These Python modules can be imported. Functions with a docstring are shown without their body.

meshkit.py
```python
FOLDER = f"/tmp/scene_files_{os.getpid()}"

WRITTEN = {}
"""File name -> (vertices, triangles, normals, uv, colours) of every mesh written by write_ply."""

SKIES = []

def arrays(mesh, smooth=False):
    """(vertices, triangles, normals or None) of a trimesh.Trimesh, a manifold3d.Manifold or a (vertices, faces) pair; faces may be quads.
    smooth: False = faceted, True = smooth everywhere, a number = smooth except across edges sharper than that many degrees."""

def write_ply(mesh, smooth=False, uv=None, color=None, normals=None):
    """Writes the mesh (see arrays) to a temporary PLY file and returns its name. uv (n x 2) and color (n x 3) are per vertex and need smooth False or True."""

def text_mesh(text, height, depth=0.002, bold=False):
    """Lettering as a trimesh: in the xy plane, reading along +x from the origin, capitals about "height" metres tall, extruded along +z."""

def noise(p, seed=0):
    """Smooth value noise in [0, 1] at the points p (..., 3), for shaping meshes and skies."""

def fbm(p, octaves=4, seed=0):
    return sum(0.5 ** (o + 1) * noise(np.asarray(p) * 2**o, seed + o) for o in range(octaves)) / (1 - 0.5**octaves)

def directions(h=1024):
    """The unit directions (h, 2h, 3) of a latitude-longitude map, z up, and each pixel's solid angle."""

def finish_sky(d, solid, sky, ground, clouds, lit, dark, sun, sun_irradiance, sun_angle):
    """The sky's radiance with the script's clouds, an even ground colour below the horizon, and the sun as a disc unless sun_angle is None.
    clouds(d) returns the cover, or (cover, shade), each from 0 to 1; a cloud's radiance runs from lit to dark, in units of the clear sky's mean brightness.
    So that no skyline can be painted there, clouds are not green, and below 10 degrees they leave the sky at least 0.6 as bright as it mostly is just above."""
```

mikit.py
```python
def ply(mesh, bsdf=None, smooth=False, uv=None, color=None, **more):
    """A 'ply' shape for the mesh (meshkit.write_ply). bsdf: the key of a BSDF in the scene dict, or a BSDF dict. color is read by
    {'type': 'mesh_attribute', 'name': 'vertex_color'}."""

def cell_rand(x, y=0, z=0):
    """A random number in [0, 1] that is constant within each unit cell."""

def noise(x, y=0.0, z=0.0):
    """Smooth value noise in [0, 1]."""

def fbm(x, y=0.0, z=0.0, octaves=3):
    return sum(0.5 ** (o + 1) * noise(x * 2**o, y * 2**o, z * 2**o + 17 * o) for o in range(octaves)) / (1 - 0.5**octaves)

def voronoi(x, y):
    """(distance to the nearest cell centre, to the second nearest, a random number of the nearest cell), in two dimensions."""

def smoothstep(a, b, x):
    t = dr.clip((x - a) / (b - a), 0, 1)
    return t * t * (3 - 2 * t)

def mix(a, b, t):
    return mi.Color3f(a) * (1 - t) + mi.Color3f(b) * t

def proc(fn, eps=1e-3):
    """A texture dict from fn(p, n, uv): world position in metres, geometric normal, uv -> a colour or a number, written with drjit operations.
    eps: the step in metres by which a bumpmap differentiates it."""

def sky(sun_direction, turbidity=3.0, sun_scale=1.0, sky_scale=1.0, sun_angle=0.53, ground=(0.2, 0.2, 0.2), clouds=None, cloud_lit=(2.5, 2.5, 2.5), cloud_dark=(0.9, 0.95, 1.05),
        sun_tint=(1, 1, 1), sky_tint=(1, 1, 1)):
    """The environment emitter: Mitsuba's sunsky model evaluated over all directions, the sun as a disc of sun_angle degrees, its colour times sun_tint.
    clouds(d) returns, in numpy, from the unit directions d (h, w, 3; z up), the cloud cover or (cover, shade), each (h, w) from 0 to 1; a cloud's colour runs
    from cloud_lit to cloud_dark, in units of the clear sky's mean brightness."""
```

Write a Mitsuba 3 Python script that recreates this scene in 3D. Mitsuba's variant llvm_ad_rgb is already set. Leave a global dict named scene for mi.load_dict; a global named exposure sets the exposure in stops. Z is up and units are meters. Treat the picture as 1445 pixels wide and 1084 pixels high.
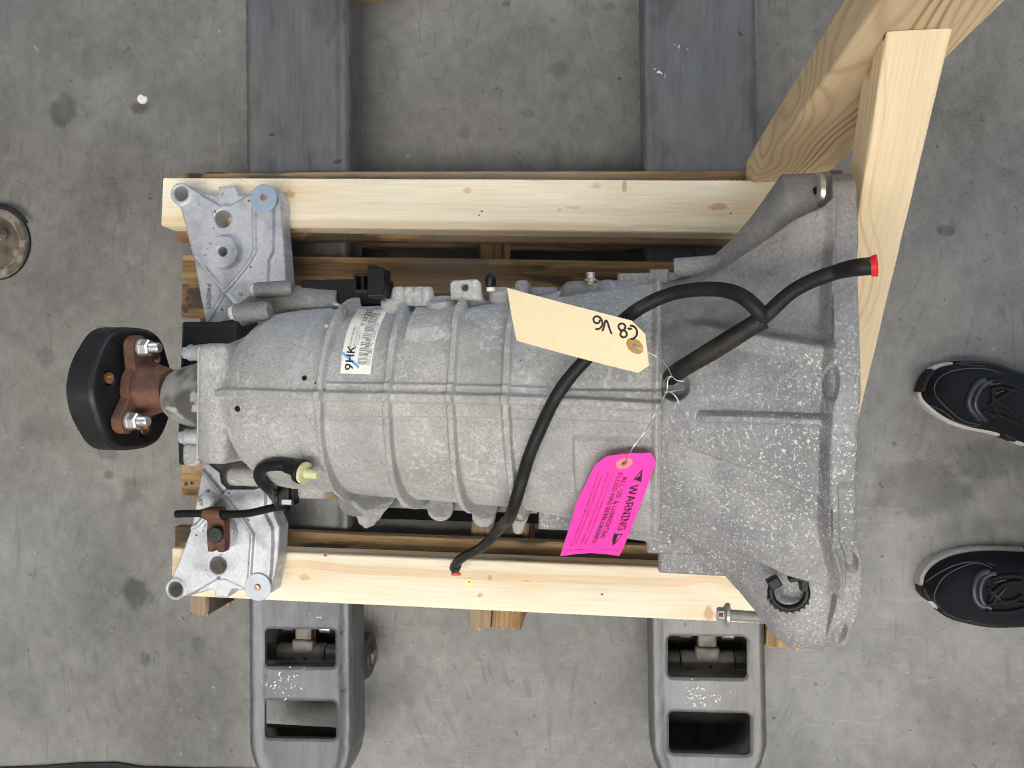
import math, random, numpy as np, trimesh, mitsuba as mi, drjit as dr, mikit, meshkit
import shapely
from shapely.geometry import Polygon, LineString, Point, box as sbox
from shapely.ops import unary_union
from scipy.spatial import Delaunay, cKDTree
from scipy.interpolate import CubicSpline, PchipInterpolator
from mikit import noise, fbm, voronoi, cell_rand, smoothstep, mix, proc

T = mi.ScalarTransform4f
rng = np.random.default_rng(7)
random.seed(7)
scene, labels = {'type': 'scene'}, {}

# ------------------------------------------------------------------ camera, light, exposure
HC, FPX, CX, CY = 1.13, 1085.0, 722.5, 542.0           # camera height (m); focal length and centre in photo pixels
TILT = math.atan(140.0 / FPX)                          # camera leans a little to the left of straight down
FW = np.array([-math.sin(TILT), 0, -math.cos(TILT)])
RT = np.array([math.cos(TILT), 0, -math.sin(TILT)])
UP = np.array([0, 1.0, 0])
scene['camera'] = {'type': 'perspective', 'fov': 2 * math.degrees(math.atan(CX / FPX)), 'fov_axis': 'x', 'near_clip': 0.02, 'far_clip': 60.0,
                   'to_world': T().look_at(origin=[0, 0, HC], target=[float(FW[0]), 0, HC + float(FW[2])], up=[0, 1, 0])}
exposure = 0.05
scene['hall_light'] = {'type': 'constant', 'radiance': {'type': 'rgb', 'value': [0.215, 0.217, 0.222]}}


def lamp(key, c, sx, sy, rgb, target=(0, 0, 0)):
    scene[key] = {'type': 'rectangle', 'to_world': T().look_at(origin=list(c), target=list(target), up=[0, 1, 0.01]) @ T().scale([sx / 2, sy / 2, 1]),
                  'emitter': {'type': 'area', 'radiance': {'type': 'rgb', 'value': list(rgb)}}}


lamp('ceiling_lamp', (-0.3, -1.5, 4.2), 5.0, 1.2, (9.2, 8.95, 8.5), (-0.3, -1.5, 0))
lamp('ceiling_lamp_001', (0.8, -3.8, 4.2), 5.0, 1.2, (8.6, 8.4, 8.0), (0.8, -3.8, 0))
lamp('ceiling_lamp_002', (-0.6, 2.4, 4.2), 5.0, 0.8, (2.2, 2.3, 2.4), (-0.6, 2.4, 0))
lamp('doorway_light', (3.0, 5.5, 1.9), 3.0, 3.0, (4.0, 4.9, 6.3), (0, 0, 0.2))
for k_, t_ in (('ceiling_lamp', 'long fluorescent ceiling lamp nearest above the gearbox'), ('ceiling_lamp_001', 'long fluorescent ceiling lamp farther behind the photographer'), ('ceiling_lamp_002', 'dimmer fluorescent ceiling lamp beyond the top edge'), ('doorway_light', 'bluish daylight coming in at an open doorway')):
    labels[k_] = {'label': t_, 'category': 'lamp' if 'lamp' in k_ else 'doorway'}


def P(px, py, z=0.0):
    """World point on the level z that the photo shows at pixel (px, py)."""
    d = FW * FPX + RT * (px - CX) + UP * (CY - py)
    return np.array([0, 0, HC]) + d * (z - HC) / d[2]


def pts(l, z):
    return np.array([P(x, y, z) for x, y in l])


def proj(V):
    d = np.asarray(V) - np.array([0, 0, HC])
    f = d @ FW
    return np.stack([CX + FPX * (d @ RT) / f, CY - FPX * (d @ UP) / f], -1)


def zm(l, x0, y0, k):
    """Points read off an enlarged crop of the photo, back in photo pixels."""
    return [(x0 + x / k, y0 + y / k) for x, y in l]


# ------------------------------------------------------------------ materials
def col(*c):
    return mi.Color3f(*c)


def rgb(*c):
    return {'type': 'rgb', 'value': list(c)}


def bsdf(key, base, rough=0.5, metal=0.0, spec=0.5, bump=None, bscale=1.0, eps=5e-4, **more):
    b = {'type': 'principled', 'base_color': base, 'roughness': rough, 'metallic': metal, 'specular': spec, **more}
    if bump is not None:
        b = {'type': 'bumpmap', 'arbitrary': proc(bump, eps), 'scale': bscale, 'bsdf': b}
    scene[key] = {'type': 'twosided', 'bsdf': b}


def spots(x, y, k, r, frac, jag=.25):
    """Scattered irregular specks, one at most per cell of 1/k metres."""
    j = noise(x * k * 4, y * k * 4, 5) - .5
    d1, d2, rr = voronoi(x * k + jag * j, y * k - jag * j)
    size = r * (.4 + 1.2 * rr / frac)
    return dr.select(rr < frac, 1 - smoothstep(.6, 1.0, d1 / size), mi.Float(0))


STAINS_AND_SHADE = [(90, 158, 22, 26, .60), (196, 152, 20, 12, .55), (66, 505, 20, 14, .8), (150, 640, 20, 11, .72), (195, 838, 26, 26, .50), (186, 690, 22, 26, .72),
          (154, 670, 9, 9, .6), (205, 930, 10, 14, .68), (280, 910, 12, 12, .78), (60, 600, 40, 30, .85), (1300, 690, 80, 40, .74), (1390, 650, 60, 30, .74), (745, 160, 10, 8, .8),  # the two broad patches between the shoes paint the shade there
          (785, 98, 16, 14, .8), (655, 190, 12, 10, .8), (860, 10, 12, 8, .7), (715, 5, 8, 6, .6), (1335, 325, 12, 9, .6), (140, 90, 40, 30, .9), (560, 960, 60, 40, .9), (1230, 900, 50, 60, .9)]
STAINS_AND_SHADE = [(*P(a, b)[:2], c / 960, d / 960, e) for a, b, c, d, e in STAINS_AND_SHADE]


def concrete(p, n, uv):
    x, y = p.x, p.y
    a = fbm(x * 3.1 + 5, y * 3.1, 0, 4)
    b = fbm(x * 13 + 3 * a, y * 13, 1, 4)
    c = fbm(x * 70, y * 60 + 2 * b, 2, 3)
    d = noise(x * 620, y * 620)
    v = 0.62 + 0.60 * (a - .5) + 0.24 * (b - .5) + 0.20 * (c - .5) + 0.12 * (d - .5)
    sc = noise(x * 300 + 40 * noise(x * 5, y * 5, 4), y * 22 + x * 9, 7)                 # trowel and drag marks
    v = v * (1 - .16 * smoothstep(.72, .92, sc) * smoothstep(.4, .6, b)) + .10 * smoothstep(.80, .95, noise(x * 24 - y * 9, y * 330 + 30 * a, 3)) * smoothstep(.5, .7, a)
    pale = smoothstep(.55, .75, fbm(x * 6 + 9, y * 5, 3, 4))
    v = v + .12 * pale
    for sx_, sy_, rx, ry, k in STAINS_AND_SHADE:
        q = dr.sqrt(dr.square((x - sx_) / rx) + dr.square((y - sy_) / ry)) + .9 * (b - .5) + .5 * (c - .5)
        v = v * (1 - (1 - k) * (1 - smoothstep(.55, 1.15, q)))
    v = v * (1 - .42 * spots(x, y, 22, .045, .20)) * (1 - .22 * spots(x + 3, y + 1, 60, .11, .16)) + .30 * spots(x + 7, y, 16, .03, .20)
    base = mix(col(.221, .216, .206), col(.231, .219, .199), smoothstep(.42, .62, fbm(x * 1.7, y * 1.7 + 4, 6, 2)))
    return base * dr.maximum(v * 1.36, .08)


def concrete_h(p, n, uv):
    return fbm(p.x * 90, p.y * 90, 0, 3) + .5 * noise(p.x * 500, p.y * 500) + 1.2 * smoothstep(.5, .9, noise(p.x * 160 + 20 * noise(p.x * 5, p.y * 5), p.y * 30))


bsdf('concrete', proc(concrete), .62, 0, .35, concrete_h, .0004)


def fork_c(p, n, uv):
    x, y, z = p.x, p.y, p.z
    a = fbm(x * 9, y * 6, z * 9, 4)
    b = fbm(x * 60, y * 26, z * 60, 3)
    s = noise(x * 380 + 9 * a, y * 22, z * 420)
    v = .80 + .5 * (a - .5) + .45 * (b - .5) +   .14 * (s - .5)
    v = v + .55 * smoothstep(.86, .97, noise(x * 520, y * 9 + x * 3, z * 30)) * smoothstep(.35, .6, a)
    v = v * (1 - .5 * spots(x, y, 22, .10, .18, .5)) * (1 - .28 * smoothstep(.55, .72, fbm(x * 30, y * 14 + 5, z * 30, 4)))
    return mix(col(.150, .156, .168), col(.160, .156, .150), smoothstep(.4, .65, fbm(x * 5, y * 5, z * 5, 2))) * dr.maximum(v, .2)


bsdf('fork_steel', proc(fork_c), .42, .35, .5, lambda p, n, uv: fbm(p.x * 80, p.y * 40, p.z * 80, 3), .0006)
bsdf('fork_shade', proc(lambda p, n, uv: col(.020, .019, .017) * (.4 + 1.2 * fbm(p.x * 60, p.y * 60, 0, 3))), .6, 0, .2)  # near black that paints the shade beneath the fork windows
bsdf('dark_steel', rgb(.05, .05, .052), .5, .3)


def tube_c(p, n, uv):
    return mix(col(.21, .185, .16), col(.10, .085, .07), smoothstep(.42, .7, fbm(p.x * 50, p.y * 50, p.z * 50, 3)))


bsdf('dusty_steel', proc(tube_c), .55, .3)


def wood_core(uv, knots=True):
    u, v = uv.x, uv.y
    w = v + .010 * (fbm(u * 2.2, v * 9, 1, 3) - .5)
    kn = mi.Float(0)
    if knots:
        d1, d2, r = voronoi(u * 3.4, v * 9.0)
        on = smoothstep(.62, .64, r)
        w = w + on * .010 * dr.exp(-dr.square(d1 * 3.6))
        kn = on * (1 - smoothstep(.045, .10, d1))
    ring = noise(w * 150, u * .9, 3)
    return u, v, w, ring, kn


KNOTS = [(407, 274, .010, .005, .55, .9), (660, 269, .006, .004, .4, .3), (881, 264, .0035, .009, .6, .4), (1013, 292, .013, .005, .6, .5), (680, 298, .0016, .0016, 1.2, 0), (676, 304, .0013, .0013, 1.0, 0),
         (790, 296, .003, .002, .4, 0), (430, 815, .008, .005, .45, .6), (459, 784, .003, .002, 1.0, 0), (691, 815, .004, .0035, .6, .2), (677, 840, .004, .003, .6, .25),
         (850, 839, .002, .0016, 1.0, 0), (742, 820, .006, .0014, .4, 0), (1000, 866, .006, .010, .6, .5), (1031, 301, .0014, .0012, 1.2, 0), (300, 300, .004, .003, .4, .3)]
KNOTS = [(*P(a, b, .181)[:2], c, d, e, f) for a, b, c, d, e, f in KNOTS]


def pine_c(p, n, uv):
    u, v = uv.x, uv.y
    w = v + .012 * (fbm(u * 2.2, v * 7, 1, 3) - .5)
    kn, halo = mi.Float(0), mi.Float(0)
    for kx, ky, rx, ry, k, wv in KNOTS:
        dx, dy = (p.x - kx), (p.y - ky)
        q = dr.sqrt(dr.square(dx / rx) + dr.square(dy / ry))
        kn = dr.maximum(kn, k * (1 - smoothstep(.55, 1.15, q + .5 * (noise(p.x * 300, p.y * 300) - .5))))
        if wv:
            halo = dr.maximum(halo, wv * dr.exp(-dr.square(dx / (rx * 7)) - dr.square(dy / (ry * 3.2))))
            w = w + wv * .9 * dy * dr.exp(-dr.square(dx / (rx * 4)) - dr.square(dy / (ry * 4)))
    ring = noise(w * 130, u * .5, 3)
    late = smoothstep(.58, .90, ring)
    wide = smoothstep(.74, .86, noise(w * 46, u * .35, 8))
    c = mix(col(.82, .735, .56), col(.72, .57, .38), .36 * late)
    c = mix(c, col(.66, .46, .25), .62 * wide)
    c = mix(c, col(.74, .57, .34), .6 * smoothstep(.52, .72, fbm(u * 3.5, v * 16, 8, 3)))
    c = mix(c, col(.66, .44, .21), .55 * halo)
    c = c * (.94 + .13 * noise(u * 26, v * 950, 1)) * (.93 + .14 * fbm(u * 10, v * 30, 4, 3))
    c = mix(c, mix(col(.42, .22, .085), col(.10, .05, .025), smoothstep(.6, 1.0, kn)), dr.clip(kn, 0, .92))
    c = mix(c, col(.36, .24, .13), .55 * smoothstep(.66, .76, fbm(u * 22, v * 60, 5, 3)) * smoothstep(.60, .70, fbm(u * 3, v * 9, 15, 2)))
    return c


def post_c(p, n, uv):
    u, v, w, ring, kn = wood_core(uv)
    w2 = v + .17 * (fbm(u * 2.6, v * 7.0, 11, 3) - .5)
    r2 = .5 + .5 * dr.sin(w2 * 760 + 3 * noise(u * 3, v * 40, 2))
    late = dr.power(r2, 3) * (.40 + .60 * smoothstep(.25, .7, noise(w2 * 45, u * 1.1, 5)))
    c = mix(col(.62, .47, .295), col(.34, .18, .075), .90 * late)
    c = c * (.95 + .12 * noise(u * 26, v * 950, 1)) * (.88 + .24 * fbm(u * 4, v * 14, 4, 3))
    return mix(c, col(.26, .13, .05), .8 * kn)


def brace_c(p, n, uv):
    u, v, w, ring, kn = wood_core(uv)
    w2 = v + .09 * (fbm(u * 2.2, v * 6.0, 31, 3) - .5)
    late = dr.power(.5 + .5 * dr.sin(w2 * 820), 4) * smoothstep(.35, .8, noise(w2 * 50, u * .9, 6))
    c = mix(col(.76, .615, .405), col(.60, .375, .17), .55 * late)
    c = c * (.95 + .12 * noise(u * 26, v * 950, 1)) * (.90 + .2 * fbm(u * 5, v * 14, 4, 3))
    return mix(c, col(.30, .15, .06), .8 * kn)


def pallet_c(p, n, uv):
    u, v, w, ring, kn = wood_core(uv)
    late = smoothstep(.40, .8, ring)
    c = mix(col(.345, .222, .108), col(.165, .094, .040), .75 * late)
    c = c * (.70 + .6 * noise(u * 30, v * 700, 1)) * (.72 + .56 * fbm(u * 6, v * 22, 4, 3))
    c = mix(c, col(.055, .042, .032), .85 * smoothstep(.56, .66, fbm(u * 9 + 3, v * 30, 9, 4)))
    c = mix(c, col(.27, .235, .19), .55 * smoothstep(.5, .68, fbm(u * 4 + 7, v * 12, 2, 3)))
    return mix(c, col(.04, .025, .014), .8 * kn)


wood_h = lambda p, n, uv: noise(uv.x * 30, uv.y * 700, 1) + .8 * noise(uv.y * 150 + fbm(uv.x * 2, uv.y * 9), uv.x, 3)
bsdf('pine', proc(pine_c), .58, 0, .3, wood_h, .00012)
bsdf('post_pine', proc(post_c), .58, 0, .3, wood_h, .00012)
bsdf('brace_pine', proc(brace_c), .58, 0, .3, wood_h, .00012)
bsdf('pallet_wood', proc(pallet_c), .75, 0, .2, wood_h, .0006)


def endgrain_c(p, n, uv):
    f = noise(p.x * 420, p.y * 60, p.z * 420)
    return mix(col(.50, .36, .20), col(.24, .15, .07), .7 * f + .5 * (fbm(p.x * 60, p.y * 60, p.z * 60, 3) - .5))


bsdf('end_grain', proc(endgrain_c), .8, 0, .2)


def alu_speck(p, n, uv, base, dark, warm, speck, white):
    x, y, z = p.x, p.y, p.z
    a = fbm(x * 11, y * 11, z * 11, 4)
    b = fbm(x * 55, y * 55, z * 55, 3)
    g = noise(x * 760, y * 760, z * 760)
    h = noise(x * 1700, y * 1700, z * 1700)
    v = .86 + .30 * (a - .5) + .34 * (b - .5) + speck * (g - .5) + .7 * speck * (h - .5)
    c = mix(base, warm, smoothstep(.42, .68, fbm(x * 6 + 2, y * 6, z * 6, 3))) * v
    c = mix(c, dark, .55 * smoothstep(.54, .74, fbm(x * 17 + 4, y * 17, z * 17, 4)))
    fl = smoothstep(.64, .76, noise(x * 310 + 3 * b, y * 310, z * 310)) * smoothstep(.40, .66, fbm(x * 14 + 7, y * 14, z * 14, 3))
    return mix(c, col(.80, .80, .79), white * fl)


bsdf('case_aluminium', proc(lambda p, n, uv: alu_speck(p, n, uv, col(.40, .394, .378), col(.255, .252, .242), col(.42, .40, .36), .40, .20)), .62, .12, .4,
     lambda p, n, uv: fbm(p.x * 420, p.y * 420, p.z * 420, 2) + 1.5 * fbm(p.x * 70, p.y * 70, p.z * 70, 2), .0005)


def bell_c(p, n, uv):
    c = alu_speck(p, n, uv, col(.272, .269, .272), col(.155, .155, .157), col(.288, .278, .270), .36, .0)
    x, y, z = p.x, p.y, p.z
    b = fbm(x * 40, y * 40, z * 40, 3)
    area = smoothstep(.40, .72, fbm(x * 7 + 3, y * 7 - 1, z * 7, 3) + .30 * smoothstep(.05, -.12, y))
    fl = smoothstep(.635, .72, noise(x * 640 + 5 * b, y * 520, z * 640) * .58 + .42 * noise(x * 1500, y * 1500, z * 1500)) * area
    return mix(c, col(.64, .64, .64), .72 * fl)


bsdf('bell_aluminium', proc(bell_c), .58, .15, .45, lambda p, n, uv: fbm(p.x * 300, p.y * 300, p.z * 300, 2) + 1.5 * fbm(p.x * 60, p.y * 60, p.z * 60, 2), .0006)
bsdf('smooth_casting', proc(lambda p, n, uv: mix(col(.50, .51, .535), col(.30, .305, .325), smoothstep(.45, .75, fbm(p.x * 26, p.y * 26, p.z * 26, 4))) *
     (.9 + .2 * noise(p.x * 500, p.y * 500)) * (1 - .8 * spots(p.x, p.y, 90, .12, .16))), .46, .40, .5,
     lambda p, n, uv: fbm(p.x * 160, p.y * 160, p.z * 160, 3), .0003)
bsdf('worn_neck', proc(lambda p, n, uv: mix(col(.33, .325, .31), mix(col(.11, .105, .095), col(.50, .48, .45), smoothstep(.62, .74, fbm(p.x * 75, p.y * 75, p.z * 75, 4))),
     smoothstep(.36, .62, fbm(p.x * 34, p.y * 34, p.z * 34, 3)))), .45, .35, .5, lambda p, n, uv: fbm(p.x * 200, p.y * 200, p.z * 200, 3), .0008)
bsdf('rust', proc(lambda p, n, uv: mix(col(.150, .070, .042), col(.085, .045, .032), smoothstep(.35, .7, fbm(p.x * 60, p.y * 60, p.z * 60, 4))) * (.75 + .5 * noise(p.x * 700, p.y * 700, p.z * 700))),
     .75, .1, .3, lambda p, n, uv: fbm(p.x * 300, p.y * 300, p.z * 300, 3), .0006)
bsdf('coupling_rubber', proc(lambda p, n, uv: col(.010, .010, .011) * (.7 + .8 * fbm(p.x * 50, p.y * 50, p.z * 50, 3))), .45, 0, .4, lambda p, n, uv: fbm(p.x * 80, p.y * 80, p.z * 80, 3), .0008)
bsdf('hose_rubber', proc(lambda p, n, uv: mix(col(.012, .012, .012), col(.030, .027, .023), smoothstep(.5, .8, fbm(p.x * 45, p.y * 45, p.z * 45, 4)))), .5, 0, .22,
     lambda p, n, uv: fbm(p.x * 160, p.y * 160, p.z * 160, 3), .0004)
bsdf('black_plastic', rgb(.008, .008, .009), .40, 0, .25)
bsdf('zinc', proc(lambda p, n, uv: col(.62, .61, .58) * (.75 + .5 * fbm(p.x * 150, p.y * 150, p.z * 150, 3))), .34, .85)
bsdf('blue_zinc', proc(lambda p, n, uv: col(.36, .45, .56) * (.82 + .3 * fbm(p.x * 90, p.y * 90, p.z * 90, 3))), .42, .5)
bsdf('dull_zinc', proc(lambda p, n, uv: col(.40, .43, .47) * (.82 + .3 * fbm(p.x * 90, p.y * 90, p.z * 90, 3))), .45, .5)
bsdf('brass', rgb(.55, .36, .10), .3, .9)
bsdf('yellow_zinc', rgb(.58, .42, .12), .38, .8)
bsdf('copper', rgb(.46, .27, .19), .35, .8)
bsdf('cream_plastic', rgb(.55, .54, .30), .35, 0, .5)
bsdf('red_plastic', rgb(.62, .018, .022), .33, 0, .5)
bsdf('manila', proc(lambda p, n, uv: col(.76, .63, .41) * (.97 + .06 * noise(p.x * 600, p.y * 600, p.z * 600))), .7, 0, .25)
bsdf('kraft_ring', rgb(.40, .235, .085), .7, 0, .2)
bsdf('pink_paper', rgb(1.0, .055, .40), .6, 0, .25)
bsdf('pink_ring', rgb(.66, .23, .22), .7, 0, .2)
bsdf('ink', rgb(.018, .012, .02), .6, 0, .3)
bsdf('grey_ink', rgb(.22, .21, .20), .6, 0, .3)
bsdf('blue_ink', rgb(.13, .36, .72), .6, 0, .3)
bsdf('sticker', rgb(.80, .78, .68), .4, 0, .4)
bsdf('wire', rgb(.75, .75, .75), .25, .9)
bsdf('white_rubber', proc(lambda p, n, uv: col(.47, .44, .415) * (.85 + .25 * fbm(p.x * 90, p.y * 90, p.z * 90, 3))), .6, 0, .3)


def knit_h(p, n, uv):
    k = 2 * math.pi / .0036
    return .5 + .5 * dr.sin(p.x * k) * dr.sin(p.y * k)


bsdf('shoe_knit', proc(lambda p, n, uv: col(.0085, .0095, .013) * (.6 + .8 * knit_h(p, n, uv))), .8, 0, .2, knit_h, .0009)
bsdf('shoe_skin', rgb(.009, .009, .011), .6, 0, .3)
bsdf('shoe_shiny', rgb(.022, .025, .034), .38, 0, .5)
bsdf('shoe_piping', rgb(.06, .06, .058), .6, 0, .3)
bsdf('lace', proc(lambda p, n, uv: col(.010, .010, .011) * (.5 + noise(p.x * 900, p.y * 900, p.z * 900))), .8, 0, .2)
bsdf('denim', proc(lambda p, n, uv: col(.022, .026, .036) * (.6 + .8 * noise(p.x * 500, p.y * 500, p.z * 500))), .9, 0, .1)
bsdf('dirty_rim', proc(lambda p, n, uv: mix(col(.29, .255, .21), col(.12, .098, .075), smoothstep(.4, .66, fbm(p.x * 45, p.y * 45, p.z * 45, 4)))), .8, 0, .2,
     lambda p, n, uv: fbm(p.x * 90, p.y * 90, p.z * 90, 3), .0008)
bsdf('dirty_dish', proc(lambda p, n, uv: mix(col(.145, .120, .092), col(.085, .068, .05), smoothstep(.4, .7, fbm(p.x * 60, p.y * 60, p.z * 60, 4)))), .85, 0, .15)
bsdf('tyre_rubber', rgb(.02, .02, .024), .6, 0, .3)
bsdf('chip_white', rgb(.82, .78, .68), .7, 0, .2)
scene['gap_shade_black'] = {'type': 'twosided', 'bsdf': {'type': 'diffuse', 'reflectance': rgb(.006, .006, .006)}}  # paints the deep shade in the gap below the gearbox
bsdf('shaded_casting', proc(lambda p, n, uv: alu_speck(p, n, uv, col(.20, .20, .20), col(.12, .12, .12), col(.21, .205, .19), .4, .1)), .6, .25, .4,  # darker copy of the casting: shade on bosses and cover painted in
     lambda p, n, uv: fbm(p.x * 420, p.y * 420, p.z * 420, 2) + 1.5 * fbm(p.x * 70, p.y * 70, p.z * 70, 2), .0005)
bsdf('hole_dark', rgb(.012, .011, .010), .9, 0, .1)


# ------------------------------------------------------------------ helpers
used = {}


def key_for(name):
    k = used.get(name, 0)
    used[name] = k + 1
    return name if k == 0 else f'{name}_{k:03d}'


def lab(key, label=None, cat=None, group=None, kind=None):
    e = labels.setdefault(key, {})
    for a, b in (('label', label), ('category', cat), ('group', group), ('kind', kind)):
        if b:
            e[a] = b
    return key


def add(name, mesh, mat, parent=None, smooth=30, uv=None, kind=None, label=None):
    key = key_for(name if parent is None else parent + '__' + name)
    if isinstance(mesh, list):
        mesh = trimesh.util.concatenate(mesh)
    scene[key] = mikit.ply(mesh, mat, smooth=smooth, uv=uv)
    if kind or label:
        lab(key, label, None, None, kind)
    return key


def tm(v, f):
    f = np.asarray(f)
    if f.shape[1] == 4:
        f = np.vstack([f[:, [0, 1, 2]], f[:, [0, 2, 3]]])
    return trimesh.Trimesh(np.asarray(v, float), f, process=False)


def unit(v):
    v = np.asarray(v, float)
    return v / np.linalg.norm(v)


def frame_of(axis, hint=(0, 0, 1)):
    a = unit(axis)
    h = np.asarray(hint, float)
    if abs(a @ unit(h)) > .95:
        h = np.array([1.0, 0, 0])
    u = unit(np.cross(h, a))
    return a, u, np.cross(a, u)


def ring_mesh(rings, cap0=True, cap1=True):
    """Closed rings of equal length joined to a skin; the caps have vertices of their own."""
    rings = np.asarray(rings)
    m, n, _ = rings.shape
    v = rings.reshape(-1, 3)
    i, j = np.meshgrid(np.arange(m - 1), np.arange(n), indexing='ij')
    a, b = i * n + j, i * n + (j + 1) % n
    f = np.stack([a, b, b + n, a + n], -1).reshape(-1, 4)
    f = np.vstack([f[:, [0, 1, 2]], f[:, [0, 2, 3]]])
    vs, fs = [v], [f]
    off = len(v)
    for on, r, flip in ((cap0, rings[0], True), (cap1, rings[-1], False)):
        if on:
            vs.append(np.vstack([r, r.mean(0)]))
            k = np.arange(n)
            t = np.stack([k, (k + 1) % n, np.full(n, n)], 1) + off
            fs.append(t[:, ::-1] if flip else t)
            off += n + 1
    return trimesh.Trimesh(np.vstack(vs), np.vstack(fs), process=False)


def tube(path, r, n=16, per=8, cap=True, squash=None, wob=0.0):
    """Swept tube along a smooth curve through the control points; r a number or one radius per control point."""
    path = np.asarray(path, float)
    k = len(path)
    d = np.r_[0, np.cumsum(np.linalg.norm(np.diff(path, axis=0), axis=1))]
    if k > 2:
        cs = CubicSpline(d, path)
        t = np.linspace(0, d[-1], per * (k - 1) + 1)
        c = cs(t)
    else:
        t = np.linspace(0, d[-1], max(2, per))
        c = path[0] + (path[1] - path[0]) * (t / d[-1])[:, None]
    rad = np.interp(t, d, np.broadcast_to(r, (k,)))
    if wob:
        rad = rad * (1 + wob * (meshkit.noise(np.stack([t * 60, t * 0, t * 0], 1), 5) - .5))
    tan = np.gradient(c, axis=0)
    tan /= np.linalg.norm(tan, axis=1, keepdims=True)
    _, u, w = frame_of(tan[0])
    rings = []
    a = np.linspace(0, 2 * np.pi, n, endpoint=False)
    for q, g, rr in zip(c, tan, rad):
        u = unit(u - g * (u @ g))
        w = np.cross(g, u)
        rings.append(q + rr * (np.cos(a)[:, None] * u + np.sin(a)[:, None] * w))
    if cap:
        for end in (0, -1):
            s = -1 if end == 0 else 1
            for q in (.3, .6):
                e = c[end] + tan[end] * s * rad[end] * .35 * math.sin(q * math.pi / 2 / .6 * .9)
                ring = e + (rings[end] - c[end]) * (1 - q * .35) if end == 0 else e + (rings[-1] - c[end]) * (1 - q * .35)
                (rings.insert(0, ring) if end == 0 else rings.append(ring)) if False else None
    return ring_mesh(rings, cap, cap)


def lathe(p0, axis, prof, n=40, hint=(0, 0, 1), cap0=True, cap1=True, phase=0.0, lobes=None):
    """prof: (distance along the axis, radius) pairs. lobes(angle, k) scales the radius."""
    a, u, w = frame_of(axis, hint)
    t = np.linspace(0, 2 * np.pi, n, endpoint=False) + phase
    rings = []
    for s, r in prof:
        rr = r * np.ones(n) if lobes is None else r * lobes(t, s)
        rings.append(np.asarray(p0) + a * s + rr[:, None] * (np.cos(t)[:, None] * u + np.sin(t)[:, None] * w))
    return ring_mesh(rings, cap0, cap1)


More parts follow.
